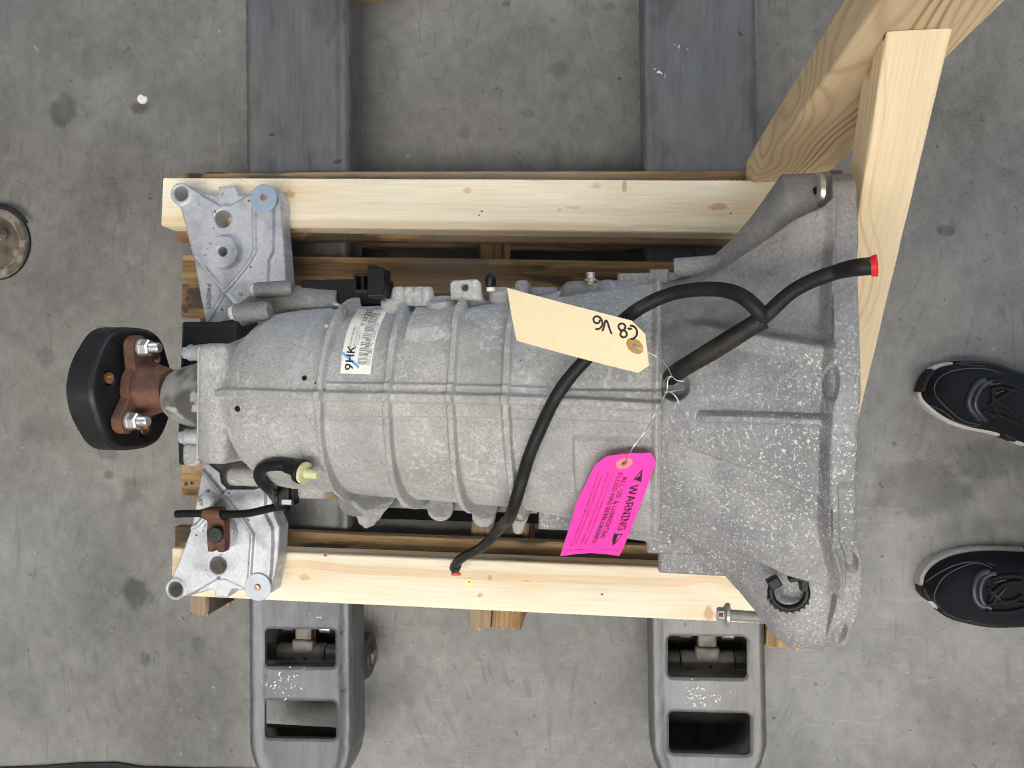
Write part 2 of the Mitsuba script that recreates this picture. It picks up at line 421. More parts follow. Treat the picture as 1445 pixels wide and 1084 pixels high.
def rod(p0, p1, r, n=24, c=0.0006):
    p0, p1 = np.asarray(p0, float), np.asarray(p1, float)
    L = np.linalg.norm(p1 - p0)
    return lathe(p0, p1 - p0, [(0, r - c), (c, r), (L - c, r), (L, r - c)], n)


def hexhead(p0, axis, r, h, phase=0.0, c=None):
    c = c or h * .15
    return lathe(p0, axis, [(0, r), (h - c, r), (h, r * .86)], 6, phase=phase)


def threads(p0, axis, r, L, pitch):
    k = int(L / pitch)
    prof = []
    for i in range(k):
        prof += [(i * pitch, r * .90), (i * pitch + pitch * .5, r)]
    prof += [(L, r * .88)]
    return lathe(p0, axis, prof, 20)


def rbox(c, half, axes=np.eye(3), r=0.002, seg=3):
    """Box with rounded edges: hull of eight small spheres, as one mesh."""
    h = np.asarray(half, float)
    r = min(r, h.min() * .99)
    s = trimesh.creation.icosphere(1, r).vertices
    v = np.vstack([s + (h - r) * np.array([x, y, z]) for x in (-1, 1) for y in (-1, 1) for z in (-1, 1)])
    m = trimesh.convex.convex_hull(v)
    m.vertices = m.vertices @ np.asarray(axes) + np.asarray(c)
    return m


def beam(a, b, width, thick, up=(0, 0, 1), r=0.002, seg=24, warp=0.0, rough=0.0, seed=0, uvo=None):
    """A length of lumber from end centre a to end centre b; returns (mesh, uv): uv in metres along and around, for the grain."""
    a, b = np.asarray(a, float), np.asarray(b, float)
    L = np.linalg.norm(b - a)
    ax = (b - a) / L
    side = unit(np.cross(up, ax))
    top = np.cross(ax, side)
    hw, ht = width / 2, thick / 2
    prof = []
    for cx, cy, a0 in ((hw - r, ht - r, 0), (-hw + r, ht - r, 90), (-hw + r, -ht + r, 180), (hw - r, -ht + r, 270)):
        for q in (0, 45, 90):
            t = math.radians(a0 + q)
            prof.append((cx + r * math.cos(t), cy + r * math.sin(t)))
    prof = np.array(prof)
    dense = []
    for i in range(len(prof)):
        p, q = prof[i], prof[(i + 1) % len(prof)]
        k = max(1, int(np.linalg.norm(q - p) / .012))
        for j in range(k):
            dense.append(p + (q - p) * j / k)
    prof = np.array(dense)
    n = len(prof)
    per = np.r_[0, np.cumsum(np.linalg.norm(np.diff(np.vstack([prof, prof[:1]]), axis=0), axis=1))]
    uo, vo = uvo if uvo is not None else (seed * 7.31 % 40 + 3, seed * 3.77 % 17 + 2)
    V, UV = [], []
    ts = np.linspace(0, L, seg + 1)
    for t in ts:
        c = a + ax * t
        ring = c + prof[:, :1] * side + prof[:, 1:] * top
        if rough or warp:
            q = np.stack([np.full(n, t * 9), per[:-1] * 40, np.full(n, seed * 3.1)], 1)
            dis = (meshkit.fbm(q, 3, seed) - .5) * rough * 2
            dirv = prof / (np.linalg.norm(prof, axis=1, keepdims=True) + 1e-9)
            ring = ring + dis[:, None] * (dirv[:, :1] * side + dirv[:, 1:] * top)
            ring = ring + side * warp * (meshkit.noise(np.array([[t * 3.0, seed, 1.0]]))[0] - .5) + top * warp * .3 * (meshkit.noise(np.array([[t * 3.0, seed, 5.0]]))[0] - .5)
        V.append(np.vstack([ring, ring[:1]]))
        UV.append(np.stack([np.full(n + 1, t + uo), per + vo], 1))
    V, UV = np.array(V), np.array(UV)
    m = n + 1
    i, j = np.meshgrid(np.arange(seg), np.arange(n), indexing='ij')
    q = np.stack([i * m + j, i * m + j + 1, (i + 1) * m + j + 1, (i + 1) * m + j], -1).reshape(-1, 4)
    F = np.vstack([q[:, [0, 1, 2]], q[:, [0, 2, 3]]])
    vs, us, fs, off = [V.reshape(-1, 3)], [UV.reshape(-1, 2)], [F], V.shape[0] * m
    for e, flip in ((0, True), (-1, False)):
        r_ = V[e][:-1]
        vs.append(np.vstack([r_, r_.mean(0)]))
        us.append(np.vstack([np.stack([uo + prof[:, 0] * .15, vo + prof[:, 1]], 1), [[uo, vo]]]))
        k = np.arange(n)
        t = np.stack([k, (k + 1) % n, np.full(n, n)], 1) + off
        fs.append(t[:, ::-1] if flip else t)
        off += n + 1
    return trimesh.Trimesh(np.vstack(vs), np.vstack(fs), process=False), np.vstack(us)


def lumber(name, a, b, width, thick, mat, parent=None, **k):
    m, uv = beam(a, b, width, thick, **k)
    return add(name, m, mat, parent, smooth=True, uv=uv)


def relief(poly, hfun, zbase, step=0.0015, rings=(0.0004, 0.0010, 0.0018, 0.003), skirt=True, zhole=None):
    """A cast or moulded plate: the outline poly (world x, y) with the top height hfun(xy, distance to the edge) and a wall down to zbase."""
    poly = poly.buffer(0)
    if poly.geom_type != 'Polygon':
        poly = max(poly.geoms, key=lambda g: g.area)
    loops = [np.array(r.segmentize(step).coords)[:-1] for r in [poly.exterior, *poly.interiors]]
    P2 = np.vstack(loops)
    bt = cKDTree(np.vstack([np.array(r.segmentize(step / 3).coords) for r in [poly.exterior, *poly.interiors]]))
    inner = []
    for d in rings:
        g = poly.buffer(-d)
        for q in getattr(g, 'geoms', [g]):
            if not q.is_empty:
                for r in [q.exterior, *q.interiors]:
                    inner.append(np.array(r.segmentize(step * 1.2).coords)[:-1])
    x0, y0, x1, y1 = poly.bounds
    gx, gy = np.meshgrid(np.arange(x0, x1, step), np.arange(y0, y1, step))
    gx[1::2] += step / 2
    G = np.stack([gx.ravel(), gy.ravel()], 1)
    G = G[shapely.contains_xy(poly, G[:, 0], G[:, 1])]
    G = G[bt.query(G)[0] > (max(rings) if rings else 0) + step * .6]
    A = np.vstack([P2, *inner, G])
    A = A + np.random.default_rng(1).normal(0, 1e-7, A.shape)
    tri = Delaunay(A).simplices
    c = A[tri].mean(1)
    tri = tri[shapely.contains_xy(poly, c[:, 0], c[:, 1])]
    e1, e2 = A[tri[:, 1]] - A[tri[:, 0]], A[tri[:, 2]] - A[tri[:, 0]]
    cr = e1[:, 0] * e2[:, 1] - e1[:, 1] * e2[:, 0]
    tri[cr < 0] = tri[cr < 0][:, ::-1]
    d = bt.query(A)[0]
    d[:len(P2)] = 0
    z = hfun(A, d)
    V, F = [np.c_[A, z]], [tri]
    off, at = len(A), 0
    if skirt:
        for k, l in enumerate(loops):
            n = len(l)
            i = np.arange(n)
            V.append(np.c_[l, np.full(n, zbase if k == 0 or zhole is None else zhole)])
            V.append(np.c_[l, z[at:at + n]])
            a, b = off + i, off + (i + 1) % n
            q = np.stack([a, b, b + n, a + n], 1)
            F += [q[:, [0, 1, 2]], q[:, [0, 2, 3]]]
            off += 2 * n
            at += n
    return trimesh.Trimesh(np.vstack(V), np.vstack(F), process=False)


def sst(a, b, x):
    t = np.clip((np.asarray(x, float) - a) / (b - a), 0, 1)
    return t * t * (3 - 2 * t)


def seg_dist(p, l):
    """Distance of points p (n, 2) to the polyline l."""
    return shapely.distance(shapely.points(p[:, 0], p[:, 1]), LineString(l))


def smooth_poly(l, k=8, closed=True):
    l = np.asarray(l, float)
    if closed:
        l = np.vstack([l, l[:1]])
    d = np.r_[0, np.cumsum(np.linalg.norm(np.diff(l, axis=0), axis=1))]
    cs = CubicSpline(d, l, bc_type='periodic' if closed else 'not-a-knot')
    return cs(np.linspace(0, d[-1], k * (len(l) - 1) + 1))


def text_at(text, height, put, u0, v0, length=None, bold=False, lift=0.0001, skew=0.0):
    """Lettering on a surface: put(u, v, w) -> world points; (u0, v0) the start of the baseline, length = its run if it must fit."""
    m = meshkit.text_mesh(text, height, .00008, bold)
    v = np.array(m.vertices)
    if length:
        v[:, 0] *= length / v[:, 0].max()
    w = put(u0 + v[:, 0] + skew * v[:, 1], v0 + v[:, 1], lift + v[:, 2])
    return trimesh.Trimesh(w, m.faces, process=False)


# ------------------------------------------------------------------ floor
g = np.array([[-5, -5, 0], [5, -5, 0], [5, 5, 0], [-5, 5, 0.0]])
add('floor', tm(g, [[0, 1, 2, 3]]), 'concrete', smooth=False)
lab('floor', 'grey trowelled concrete shop floor with dark oil spots', 'floor', None, 'structure')

# ------------------------------------------------------------------ pallet jack
ZF = 0.124


def fork(px_outline, holes, far_x):
    out = [tuple(P(a, b, ZF)[:2]) for a, b in px_outline]
    top = 0.95
    out = [(out[0][0] - .004, top)] + out + [(out[-1][0] - .004, top)]
    body = Polygon(out).buffer(-.006).buffer(.006, quad_segs=6)
    hs = [Polygon([tuple(P(a, b, ZF)[:2]) for a, b in ((x0, y0), (x1, y0 + t), (x1, y1 + t), (x0, y1))]).buffer(-.006).buffer(.006) for x0, x1, y0, y1, t in holes]
    ext = cKDTree(np.array(body.exterior.segmentize(.0015).coords))
    full = body
    for h in hs:
        full = full.difference(h)
    ht = cKDTree(np.vstack([np.array(h.exterior.segmentize(.001).coords) for h in hs]))

    def hf(A, d):
        r = .009
        e = np.minimum(ext.query(A)[0], r)
        z = ZF - r + np.sqrt(np.maximum(r * r - (r - e) ** 2, 0))
        z = z + .0020 * sst(.020, .010, ext.query(A)[0])                      # the pressed edge stands a little proud
        q = ht.query(A)[0]
        z = z - .0016 * sst(.003, 0, q)
        return z + .0008 * (meshkit.fbm(np.c_[A * 14, A[:, :1] * 0], 3, 3) - .5)
    m = relief(full, hf, ZF - .052, step=.007, rings=(.0008, .002, .0035, .005, .007, .009, .012, .016, .020), zhole=ZF - .008)
    return m, hs


fl, hl = fork([(345, 0), (349, 600), (351, 1054), (357, 1078), (370, 1103), (395, 1114), (455, 1114), (482, 1103), (493, 1080), (498, 1054), (496, 820), (491, 0)],
              [(373, 473, 888, 941, 1), (372.5, 474, 988.5, 1042, 2)], 0)
fr, hr = fork([(904, 0), (911, 600), (918, 1054), (924, 1078), (938, 1103), (960, 1114), (1030, 1114), (1062, 1103), (1076, 1080), (1083, 1054), (1078, 820), (1066, 0)],
              [(942.5, 1054.5, 897.5, 956, 2), (944, 1059, 1004.5, 1063.5, 3)], 0)
J = 'pallet_jack'
add('fork', fl, 'fork_steel', J, smooth=40, label='left steel fork with two rectangular windows')
add('fork', fr, 'fork_steel', J, smooth=40, label='right steel fork with two rectangular windows')
lab(J, 'worn grey steel pallet jack with two long forks under the pallet', 'pallet jack')
for side, (x0, x1, yc, yb) in enumerate(((373, 473, 924, 888), (943, 1055, 936, 898))):
    zc = .082
    c0, c1 = P(x0 - 4, yc, zc), P(x1 + 4, yc + 1, zc)
    c0[2] = c1[2] = zc - .012
    u = c1 - c0
    add('roller_axle', lathe(c0 + u * .19, u, [(0, .0125), (.001, .0135), (np.linalg.norm(u) * .62, .0135), (np.linalg.norm(u) * .62 + .001, .0125)], 28), 'dusty_steel', J)
    for a, b in ((.01, .17), (.83, .99)):
        add('roller_collar', lathe(c0 + u * a, u, [(0, .0115), (.001, .0128), (np.linalg.norm(u) * (b - a), .0128), (np.linalg.norm(u) * (b - a) + .0005, .0115)], 28), 'fork_steel', J)
    mid = c0 + u * (.54 if side == 0 else .50)
    add('push_rod', rbox(mid + np.array([0, .075, .000]), (.0125, .07, .010), r=.003), 'dusty_steel', J)
    add('push_rod_foot', rbox(mid + np.array([0, .010, .006]), (.016, .012, .008), r=.004), 'dusty_steel', J)
    for s in (-1, 1):
        add('roller_pin', rod(mid + np.array([s * .020, .034, -.004]), mid + np.array([s * .036, .034, -.004]), .0055), 'zinc', J)
    hx = P(x0 + 20, yb + 4, .078)
    add('rod_bolt', rod(mid + np.array([.004, -.004, .0125]), mid + np.array([.004, -.004, .0142]), .0022), 'dark_steel', J)
for x0, x1, y0, y1, zz in ((360, 486, 876, 958, .040), (372, 476, 1022, 1052, .050), (930, 1068, 884, 972, .040), (940, 1064, 995, 1070, .046)):
    a, b = P(x0, y0, zz), P(x1, y1, zz)
    add('shade_plate', rbox((a + b) / 2, (abs(b[0] - a[0]) / 2, abs(b[1] - a[1]) / 2, .006), r=.003), 'fork_shade', J)  # dark plates added in the windows to stand for the shade below
# entry roller standing proud of the left fork's inner side
w0 = P(508, 928, .06)
add('side_roller', [lathe(w0 + np.array([-.004, 0, -.01]), (1, 0, 0), [(0, .030), (.002, .033), (.012, .033), (.016, .030), (.018, .020), (.021, .018), (.021, .010)], 40)], 'dark_steel', J)
add('side_roller_hub', [hexhead(w0 + np.array([.015, 0, -.01]), (1, 0, 0), .013, .006)], 'dusty_steel', J)
# the cross head that joins the forks beyond the frame
xa, xb = P(345, 0, ZF)[0], P(1066, 0, ZF)[0]
add('cross_head', rbox(((xa + xb) / 2, 1.02, .16), ((xb - xa) / 2 + .01, .09, .10), r=.01), 'fork_steel', J)

# wood shavings lying on the fork tips
chips = []
r2 = np.random.default_rng(3)
for cx, cy, sx, sy, k in ((400, 965, 24, 14, 34), (990, 980, 30, 12, 52), (450, 868, 20, 5, 3), (962, 70, 10, 8, 5), (930, 102, 8, 5, 7)):
    for _ in range(k):
        q = P(cx + r2.normal(0, sx * .6), cy + r2.normal(0, sy * .6), ZF)
        s = abs(r2.normal(0, .0007)) + .0006
        m = trimesh.creation.box((s * (1 + 2 * r2.random()), s, s * .6))
        m.apply_transform(trimesh.transformations.rotation_matrix(r2.random() * 6.28, (0, 0, 1)))
        m.apply_translation(q + np.array([0, 0, .0006]))
        chips.append(m)
add('wood_shavings', chips, 'chip_white', smooth=False)
lab('wood_shavings', 'pale wood crumbs scattered on the fork tips', 'wood shavings', None, 'stuff')

# ------------------------------------------------------------------ old pallet
PAL = 'wooden_pallet'
lab(PAL, 'old brown slatted pallet lifted on the forks under the new lumber', 'pallet')
ZD = .143


def px_width(x, y0, y1, z):
    return abs(P(x, y0, z)[1] - P(x, y1, z)[1])


for i, (a, b, w0_, w1_) in enumerate((((251, 290.5), (1188, 291), 243, 338), ((257, 404.5), (1188, 421), 360, 449), ((257, 657), (1188, 675), 613, 701), ((247, 789), (1150, 828), 745, 834))):
    A, B = P(*a, ZD), P(*b, ZD)
    A[2] = B[2] = ZD - .009
    lumber('deck_board', A, B, px_width(300, w0_, w1_, ZD), .018, 'pallet_wood', PAL, r=.0016, warp=.004, rough=.0011, seg=90, seed=i + 1)
for i, (a, b, w) in enumerate((((302, 243), (281, 866), .028), ((695, 243), (676.5, 886), .030), ((741, 560), (714, 886), .039), ((1138, 243), (1108, 914), .046))):
    A, B = P(*a, .1245), P(*b, .1245)
    A[2] = B[2] = .1245 - .0445
    k = lumber('stringer', A, B, w, .089, 'pallet_wood', PAL, r=.002, rough=.0012, seg=60, seed=i + 11)
    # the splintered fresh saw cut on the near end
    d = unit(B - A)
    e = B + d * .0006
    spl = []
    for _ in range(46):
        o = np.array([r2.uniform(-w / 2, w / 2), 0, r2.uniform(-.042, .0445)])
        L = abs(r2.normal(.0006, .0008)) + .0004
        spl.append(rbox(e + o + d * L / 2, (r2.uniform(.001, .0025), L, r2.uniform(.001, .003)), r=.0003))
    add('saw_splinters', spl, 'end_grain', k, smooth=False, kind='stuff')
for i, (a, b, w) in enumerate((((268, 312), (676, 313), .076), ((700, 316), (1150, 316), .080), ((268, 800), (1150, 842), .085))):
    A, B = P(*a, .034), P(*b, .034)
    A[2] = B[2] = .027
    lumber('bottom_board', A, B, w, .014, 'pallet_wood', PAL, r=.002, warp=.006, rough=.004, seg=70, seed=i + 21)
for a, b in ((264, 421), (262, 439), (268, 432), (266, 412), (271, 682), (263, 683), (1403 - 335, 292)):
    q = P(a, b, ZD)
    add('nail', lathe(q + np.array([0, 0, -.0005]), (0, 0, 1), [(0, .0028), (.0012, .0028), (.0016, .0018)], 12), 'dark_steel' if a % 2 else 'rust', PAL)

# ------------------------------------------------------------------ new lumber
ZL = ZD + .038
A, B = P(229, 284.5, ZL), P(1190, 293.5, ZL)
A[2] = B[2] = ZL - .019
lumber('lumber_beam', A, B, px_width(600, 252, 324, ZL), .0378, 'pine', r=.003, seg=60, rough=.0004, uvo=(3.1, 2.03))
lab('lumber_beam', 'pale new pine beam along the top of the pallet under the bracket', 'lumber')
A, B = P(243, 807, ZL), P(1083, 843.8, ZL)
A[2] = B[2] = ZL - .019
lumber('lumber_beam', A, B, px_width(600, 787, 858, ZL), .0378, 'pine', r=.003, seg=60, rough=.0004, uvo=(11.4, 7.35))
lab('lumber_beam_001', 'pale new pine beam along the bottom of the pallet beside the fork windows', 'lumber')
fl_, fr_ = P(1061, 256, ZL), P(1159, 256, ZL)
ym = (fl_[1] + fr_[1]) / 2
wA = fr_[0] - fl_[0]
lumber('lumber_post', ((fl_[0] + fr_[0]) / 2, ym + .019, ZD + .001), ((fl_[0] + fr_[0]) / 2, ym + .019, 1.02), wA, .038, 'post_pine', up=(0, 1, 0), r=.0025, seg=60, rough=.0007, uvo=(5.2, 4.4))
lab('lumber_post', 'upright pine post with swirling grain rising past the top right edge', 'lumber post')
# diagonal brace: its upper end butts against the post, its foot stands on the pallet behind the bell housing
ra, rb = P(1346, 38, HC - .552), P(1287.5, 279, HC - .70)
d = unit(rb - ra)
rb2 = ra + d * ((HC - .552 - .030) / -d[2])
wB, tB = .0425, .050
side = unit(np.array([1.0, 0, 0]) - d * d[0])
topv = unit(np.cross(side, d))
if topv[2] < 0:
    topv = -topv
off = -side * wB / 2 - topv * tB / 2
bmesh, buv = beam(ra + off, rb2 + off, wB, tB, up=topv, r=.0022, seg=60, rough=.0005, uvo=(9.7, 1.21))
bv = np.array(bmesh.vertices)
first = (bv - (ra + off)) @ d < .003
bv[first] += np.outer((ym - .0008 - bv[first, 1]) / d[1], d)         # sawn to lie flat against the post
bmesh.vertices = bv
add('lumber_brace', bmesh, 'brace_pine', smooth=True, uv=buv)
lab('lumber_brace', 'pale diagonal pine brace leaning against the upright post', 'lumber brace')
for (x, y), mat, nm in (((1082, 295), 'yellow_zinc', 'yellow recessed wood screw near the bell housing'), ((662, 821), 'yellow_zinc', 'brass screw head in the lower beam below the red hose end')):
    q = P(x, y, ZL)
    s = add('wood_screw', lathe(q, (0, 0, 1), [(-.002, .0015), (.0004, .0038), (.0010, .0036), (.0010, .002)], 24), mat)
    lab(s, nm, 'screw')
    add('drive_recess', [rbox(q + np.array([0, 0, .0010]), (.0022, .0006, .0004), r=.0002), rbox(q + np.array([0, 0, .0010]), (.0006, .0022, .00041), r=.0002)], 'hole_dark', s, smooth=False)

# ------------------------------------------------------------------ cast aluminium cross member under the tail
ZB = .213
U = lambda l: zm(l, 220, 230, 4.713)
W = lambda l: zm(l, 220, 630, 4.517)
wpoly = lambda l, z=ZB: Polygon([tuple(P(a, b, z)[:2]) for a, b in l]).buffer(0)
wpt = lambda x, y, z=ZB: P(x, y, z)[:2]
PXM = float(P(310, 300, ZB)[0] - P(309, 300, ZB)[0])
circ = lambda x, y, r: Point(*wpt(x, y)).buffer(r * PXM, quad_segs=24)
ears = [circ(255.4, 273.5, 15), circ(247.7, 831.5, 15)]
upper = wpoly(U([(105, 235), (215, 150), (300, 197), (395, 206), (403, 180), (398, 148), (505, 148), (522, 180), (535, 208), (600, 210), (650, 165), (740, 145), (800, 180), (818, 240), (825, 420), (842, 600), (858, 840), (830, 1120), (335, 1120), (290, 900), (235, 640), (150, 300)]))
lower = wpoly(W([(300, 100), (225, 520), (150, 720), (70, 890), (150, 975), (240, 950), (345, 918), (365, 940), (345, 962), (440, 975), (470, 918), (560, 928), (640, 985), (725, 940), (768, 720), (778, 520), (740, 430), (725, 250), (720, -60), (290, -60)]))
midp = wpoly([(292, 440), (385, 440), (380, 670), (285, 670)])
body = unary_union([upper, lower, midp, *ears]).buffer(-.002).buffer(.004).buffer(-.002)
bz_ = [wpt(313.4, 355, ZB + .011), wpt(307, 754, ZB + .011)]
holes = [circ(255.4, 273.5, 9.8), circ(247.7, 831.5, 9.8), circ(314, 309, 11.6), circ(307.4, 797.6, 11.4), Point(*bz_[0]).buffer(6.3 * PXM)]
for h in holes:
    body = body.difference(h)
main = unary_union([wpoly(U([(110, 240), (190, 150), (250, 180), (330, 235), (420, 283), (490, 283), (560, 245), (640, 205), (700, 150), (770, 200), (774, 300), (774, 585), (742, 650), (738, 760), (745, 900), (745, 1120), (345, 1120), (300, 900), (255, 640), (205, 430), (165, 300)])),
                    wpoly(W([(300, 100), (405, 110), (435, 240), (690, 245), (690, 430), (735, 520), (738, 640), (725, 830), (650, 985), (570, 910), (440, 848), (385, 845), (250, 925), (150, 975), (75, 940), (95, 840), (190, 600), (225, 500), (280, 200)])),
                    wpoly([(296, 440), (377, 440), (372, 690), (288, 690)])]).buffer(-.002).buffer(.002)
mt = cKDTree(np.array(main.exterior.segmentize(.0006).coords))
ribl = [U([(265, 625), (460, 860), (580, 1000)]), U([(655, 300), (662, 590), (612, 680), (460, 860), (345, 1060)]), W([(305, 160), (430, 310), (560, 470), (618, 560), (600, 830)]), W([(480, 270), (420, 320), (270, 500), (225, 520)]),
        U([(452, 165), (452, 275)]), W([(402, 850), (402, 960)])]
ribl = [[tuple(wpt(a, b)) for a, b in l] for l in ribl]
bossc = [(bz_[0], 22 * PXM), (bz_[1], 22 * PXM)]
earc = [(wpt(255.4, 273.5), 15 * PXM), (wpt(247.7, 831.5), 15 * PXM)]


def hbr(A, d):
    inside = shapely.contains_xy(main, A[:, 0], A[:, 1])
    sd = mt.query(A)[0] * np.where(inside, 1, -1)
    z = ZB - .015 + .015 * sst(-.0040, .0006, sd)
    for i, l in enumerate(ribl):
        q = seg_dist(A, l)
        z = z + (.0032 if i < 4 else .006) * sst(.0034, .0010, q)
    for c, r in bossc:
        q = np.linalg.norm(A - c, axis=1)
        z = np.maximum(z, ZB + .011 - .016 * sst(r - .0008, r + .0008, q))
    for c, r in earc:
        q = np.linalg.norm(A - c, axis=1)
        z = np.where(q < r + .003, np.maximum(z, ZB + .001 - .02 * sst(r, r + .003, q)), z)
    r = .0022
    e = np.minimum(d, r)
    z = z - r + np.sqrt(np.maximum(r * r - (r - e) ** 2, 0))
    return z + .0005 * (meshkit.fbm(np.c_[A * 60, A[:, :1] * 0], 3, 5) - .5)


X = 'crossmember_bracket'
lab(X, 'silver cast aluminium crossmember bracket lying across both pine beams under the gearbox tail', 'bracket')
add('casting', relief(body, hbr, ZL + .001, step=.0013, rings=(.0004, .0009, .0015, .0022, .003)), 'smooth_casting', X, smooth=45)


def emb(word, x, y, h, L, mat='smooth_casting'):
    o = P(x, y, ZB)

    def put(u, v, w):
        return np.stack([o[0] + v, o[1] - u, ZB + .0003 + w * 9], 1)
    return text_at(word, h, put, 0, 0, L)


for w_, x_, y_, h_, L_ in (('FRONT', 292.5, 400, .0048, .034), ('G', 338, 412, .0052, .0048), ('8', 291, 690, .0048, .0045), ('LST', 281, 699, .0045, .013)):
    add('embossed_lettering', emb(w_, x_, y_, h_, L_), 'shaded_casting', X, smooth=False)  # letters darker than their casting, their shading painted in
wc = [((372, 279.3), 18.2), ((363.5, 828.6), 18.4)]
for i, ((x, y), r) in enumerate(wc):
    q = P(x, y, ZB + .002)
    R = r * PXM
    k = add('fender_washer', lathe(q + np.array([0, 0, -.0014]), (0, 0, 1), [(0, R), (.0012, R), (.0016, R - .0006), (.0016, .006)], 64), 'blue_zinc' if i == 0 else 'dull_zinc')
    lab(k, 'round bluish fender washer clamping the upper end of the bracket' if i == 0 else 'round silver fender washer clamping the lower end of the bracket', 'washer')
    add('screw_head', lathe(q + np.array([0, 0, .0002]), (0, 0, 1), [(0, .0042), (.0014, .0040), (.0022, .0030), (.0022, .0019), (.0008, .0016)], 24), 'copper', k)
    if i == 0:
        def putw(u, v, w, q=q):
            a = math.radians(128) - u / (R * .58)
            rr = R * .58 + v
            return np.stack([q[0] + rr * np.cos(a), q[1] + rr * np.sin(a), q[2] + .0002 + w * 2], 1)
        add('stamped_lettering', text_at('ROM', .0034, putw, -.003, 0, .012), 'zinc', k, smooth=False)

# black rubber mount between bracket and gearbox
MT = 'rubber_mount'
mp = unary_union([wpoly([(263, 455), (312, 455), (345, 450), (345, 690), (300, 655), (258, 655), (257, 612), (262, 480)], .25), wpoly([(312, 640), (372, 640), (372, 682), (364, 690), (326, 690), (316, 680)], .25)]).buffer(-.003).buffer(.006).buffer(-.003)
add(MT, relief(mp, lambda A, d: .262 - .004 * sst(.005, 0, d) + .001 * (meshkit.fbm(np.c_[A * 40, A[:, :1] * 0], 3) - .5), ZB + .001, step=.003, rings=(.0008, .0018, .003, .005)), 'coupling_rubber', smooth=45)
lab(MT, 'black rubber mount block between the bracket and the gearbox tail', 'rubber mount')


# ------------------------------------------------------------------ gearbox: frame of its long axis
G = 'gearbox'
lab(G, 'large dusty grey aluminium gearbox lying on the pallet, bell housing to the right', 'gearbox')
T0, T1 = P(275, 562, .345), P(1180, 574, .380)
ES = unit(T1 - T0)
EV = unit(np.cross((0, 0, 1), ES))
EW = np.cross(ES, EV)


def gp(s, v, w):
    return T0 + np.multiply.outer(s, ES) + np.multiply.outer(v, EV) + np.multiply.outer(w, EW)


def gl(q):
    q = np.asarray(q) - T0
    return np.stack([q @ ES, q @ EV, q @ EW], -1)


def sx(px, z=.36, py=562):
    """Station along the axis of what the photo shows at image x px, height z."""
    return float(gl(P(px, py, z))[0])


S_END = sx(933, .478)
PROF = [(-.002, .050), (sx(300, .42), .066), (sx(318, .43), .077), (sx(330, .43), .084), (sx(350, .44), .0905), (sx(400, .445), .0940), (sx(462, .445), .0955), (sx(560, .45), .0975),
        (sx(640, .455), .0995), (sx(716, .46), .1035), (sx(780, .465), .1095), (sx(850, .47), .115), (S_END, .1195)]
R0f = PchipInterpolator(*zip(*PROF))


def st(px, py):
    """(s, theta) where the sight line of a photo pixel meets the gearbox case's plain barrel."""
    z = .45
    for _ in range(60):
        q = gl(P(px, py, z))
        s, v = q[0], q[1]
        R = float(R0f(np.clip(s, 0, S_END)))
        w = math.sqrt(max(R * R - min(abs(v), R * .999) ** 2, 1e-6))
        z = .6 * z + .4 * float(gp(s, v, w)[2])
    return s, math.atan2(v, w)


def barrel(s, th, lift=0.0):
    R = R0f(np.clip(s, 0, S_END)) + lift
    return gp(s, R * np.sin(th), R * np.cos(th))


def top_z(px, py, lift=0.0):
    s, th = st(px, py)
    return float(barrel(s, th, lift)[2])


def polar(sv, tv, Rf, inside=None):
    S, Tt = np.meshgrid(sv, tv, indexing='ij')
    R = Rf(S, Tt)
    if inside is not None:
        S2, R2 = inside(tv, R[-1])
        S, R, Tt = np.vstack([S, S2]), np.vstack([R, R2]), np.vstack([Tt, np.tile(tv, (len(S2), 1))])
    v = gp(S.ravel(), (R * np.sin(Tt)).ravel(), (R * np.cos(Tt)).ravel())
    n, m = S.shape
    i, j = np.meshgrid(np.arange(n - 1), np.arange(m), indexing='ij')
    a, b = i * m + j, i * m + (j + 1) % m
    q = np.stack([a, b, b + m, a + m], -1).reshape(-1, 4)
    f = np.vstack([q[:, [0, 2, 1]], q[:, [0, 3, 2]]])
    # closing discs
    vs, fs, o = [v], [f], len(v)
    for e, fl in ((0, False), (n - 1, True)):
        r = v[e * m:(e + 1) * m]
        vs.append(np.vstack([r, r.mean(0)]))
        k = np.arange(m)
        t = np.stack([k, (k + 1) % m, np.full(m, m)], 1) + o
        fs.append(t if not fl else t[:, ::-1])
        o += m + 1
    return trimesh.Trimesh(np.vstack(vs), np.vstack(fs), process=False)


def bandp(x, w, f):
    return sst(w / 2 + f, w / 2, np.abs(x))


def line_st(l):
    return np.array([st(a, b) for a, b in l])


axl = line_st([(305, 556), (460, 559.5), (600, 562), (720, 564.5), (830, 568.5), (931, 574)])
p_up = line_st([(468, 541), (600, 542.5), (720, 545), (820, 551), (931, 552)])
p_lo = line_st([(468, 587), (600, 588), (720, 590), (820, 592), (931, 597)])
RIBS = [(st(452, 557)[0], .0064, .0058, .0095), (st(547, 560)[0], .0062, .0054, .0100), (st(636, 562)[0], .0058, .0052, .0100), (st(715, 565)[0], .0060, .0052, .0098)]
s330, s345, s425 = st(322, 520)[0], st(340, 600)[0], st(418, 600)[0]
s810 = st(810, 640)[0]
s915 = st(921, 620)[0]
bossA = [st(592, 434), st(640, 482)]
ref = [st(665, 470), st(705, 470)]


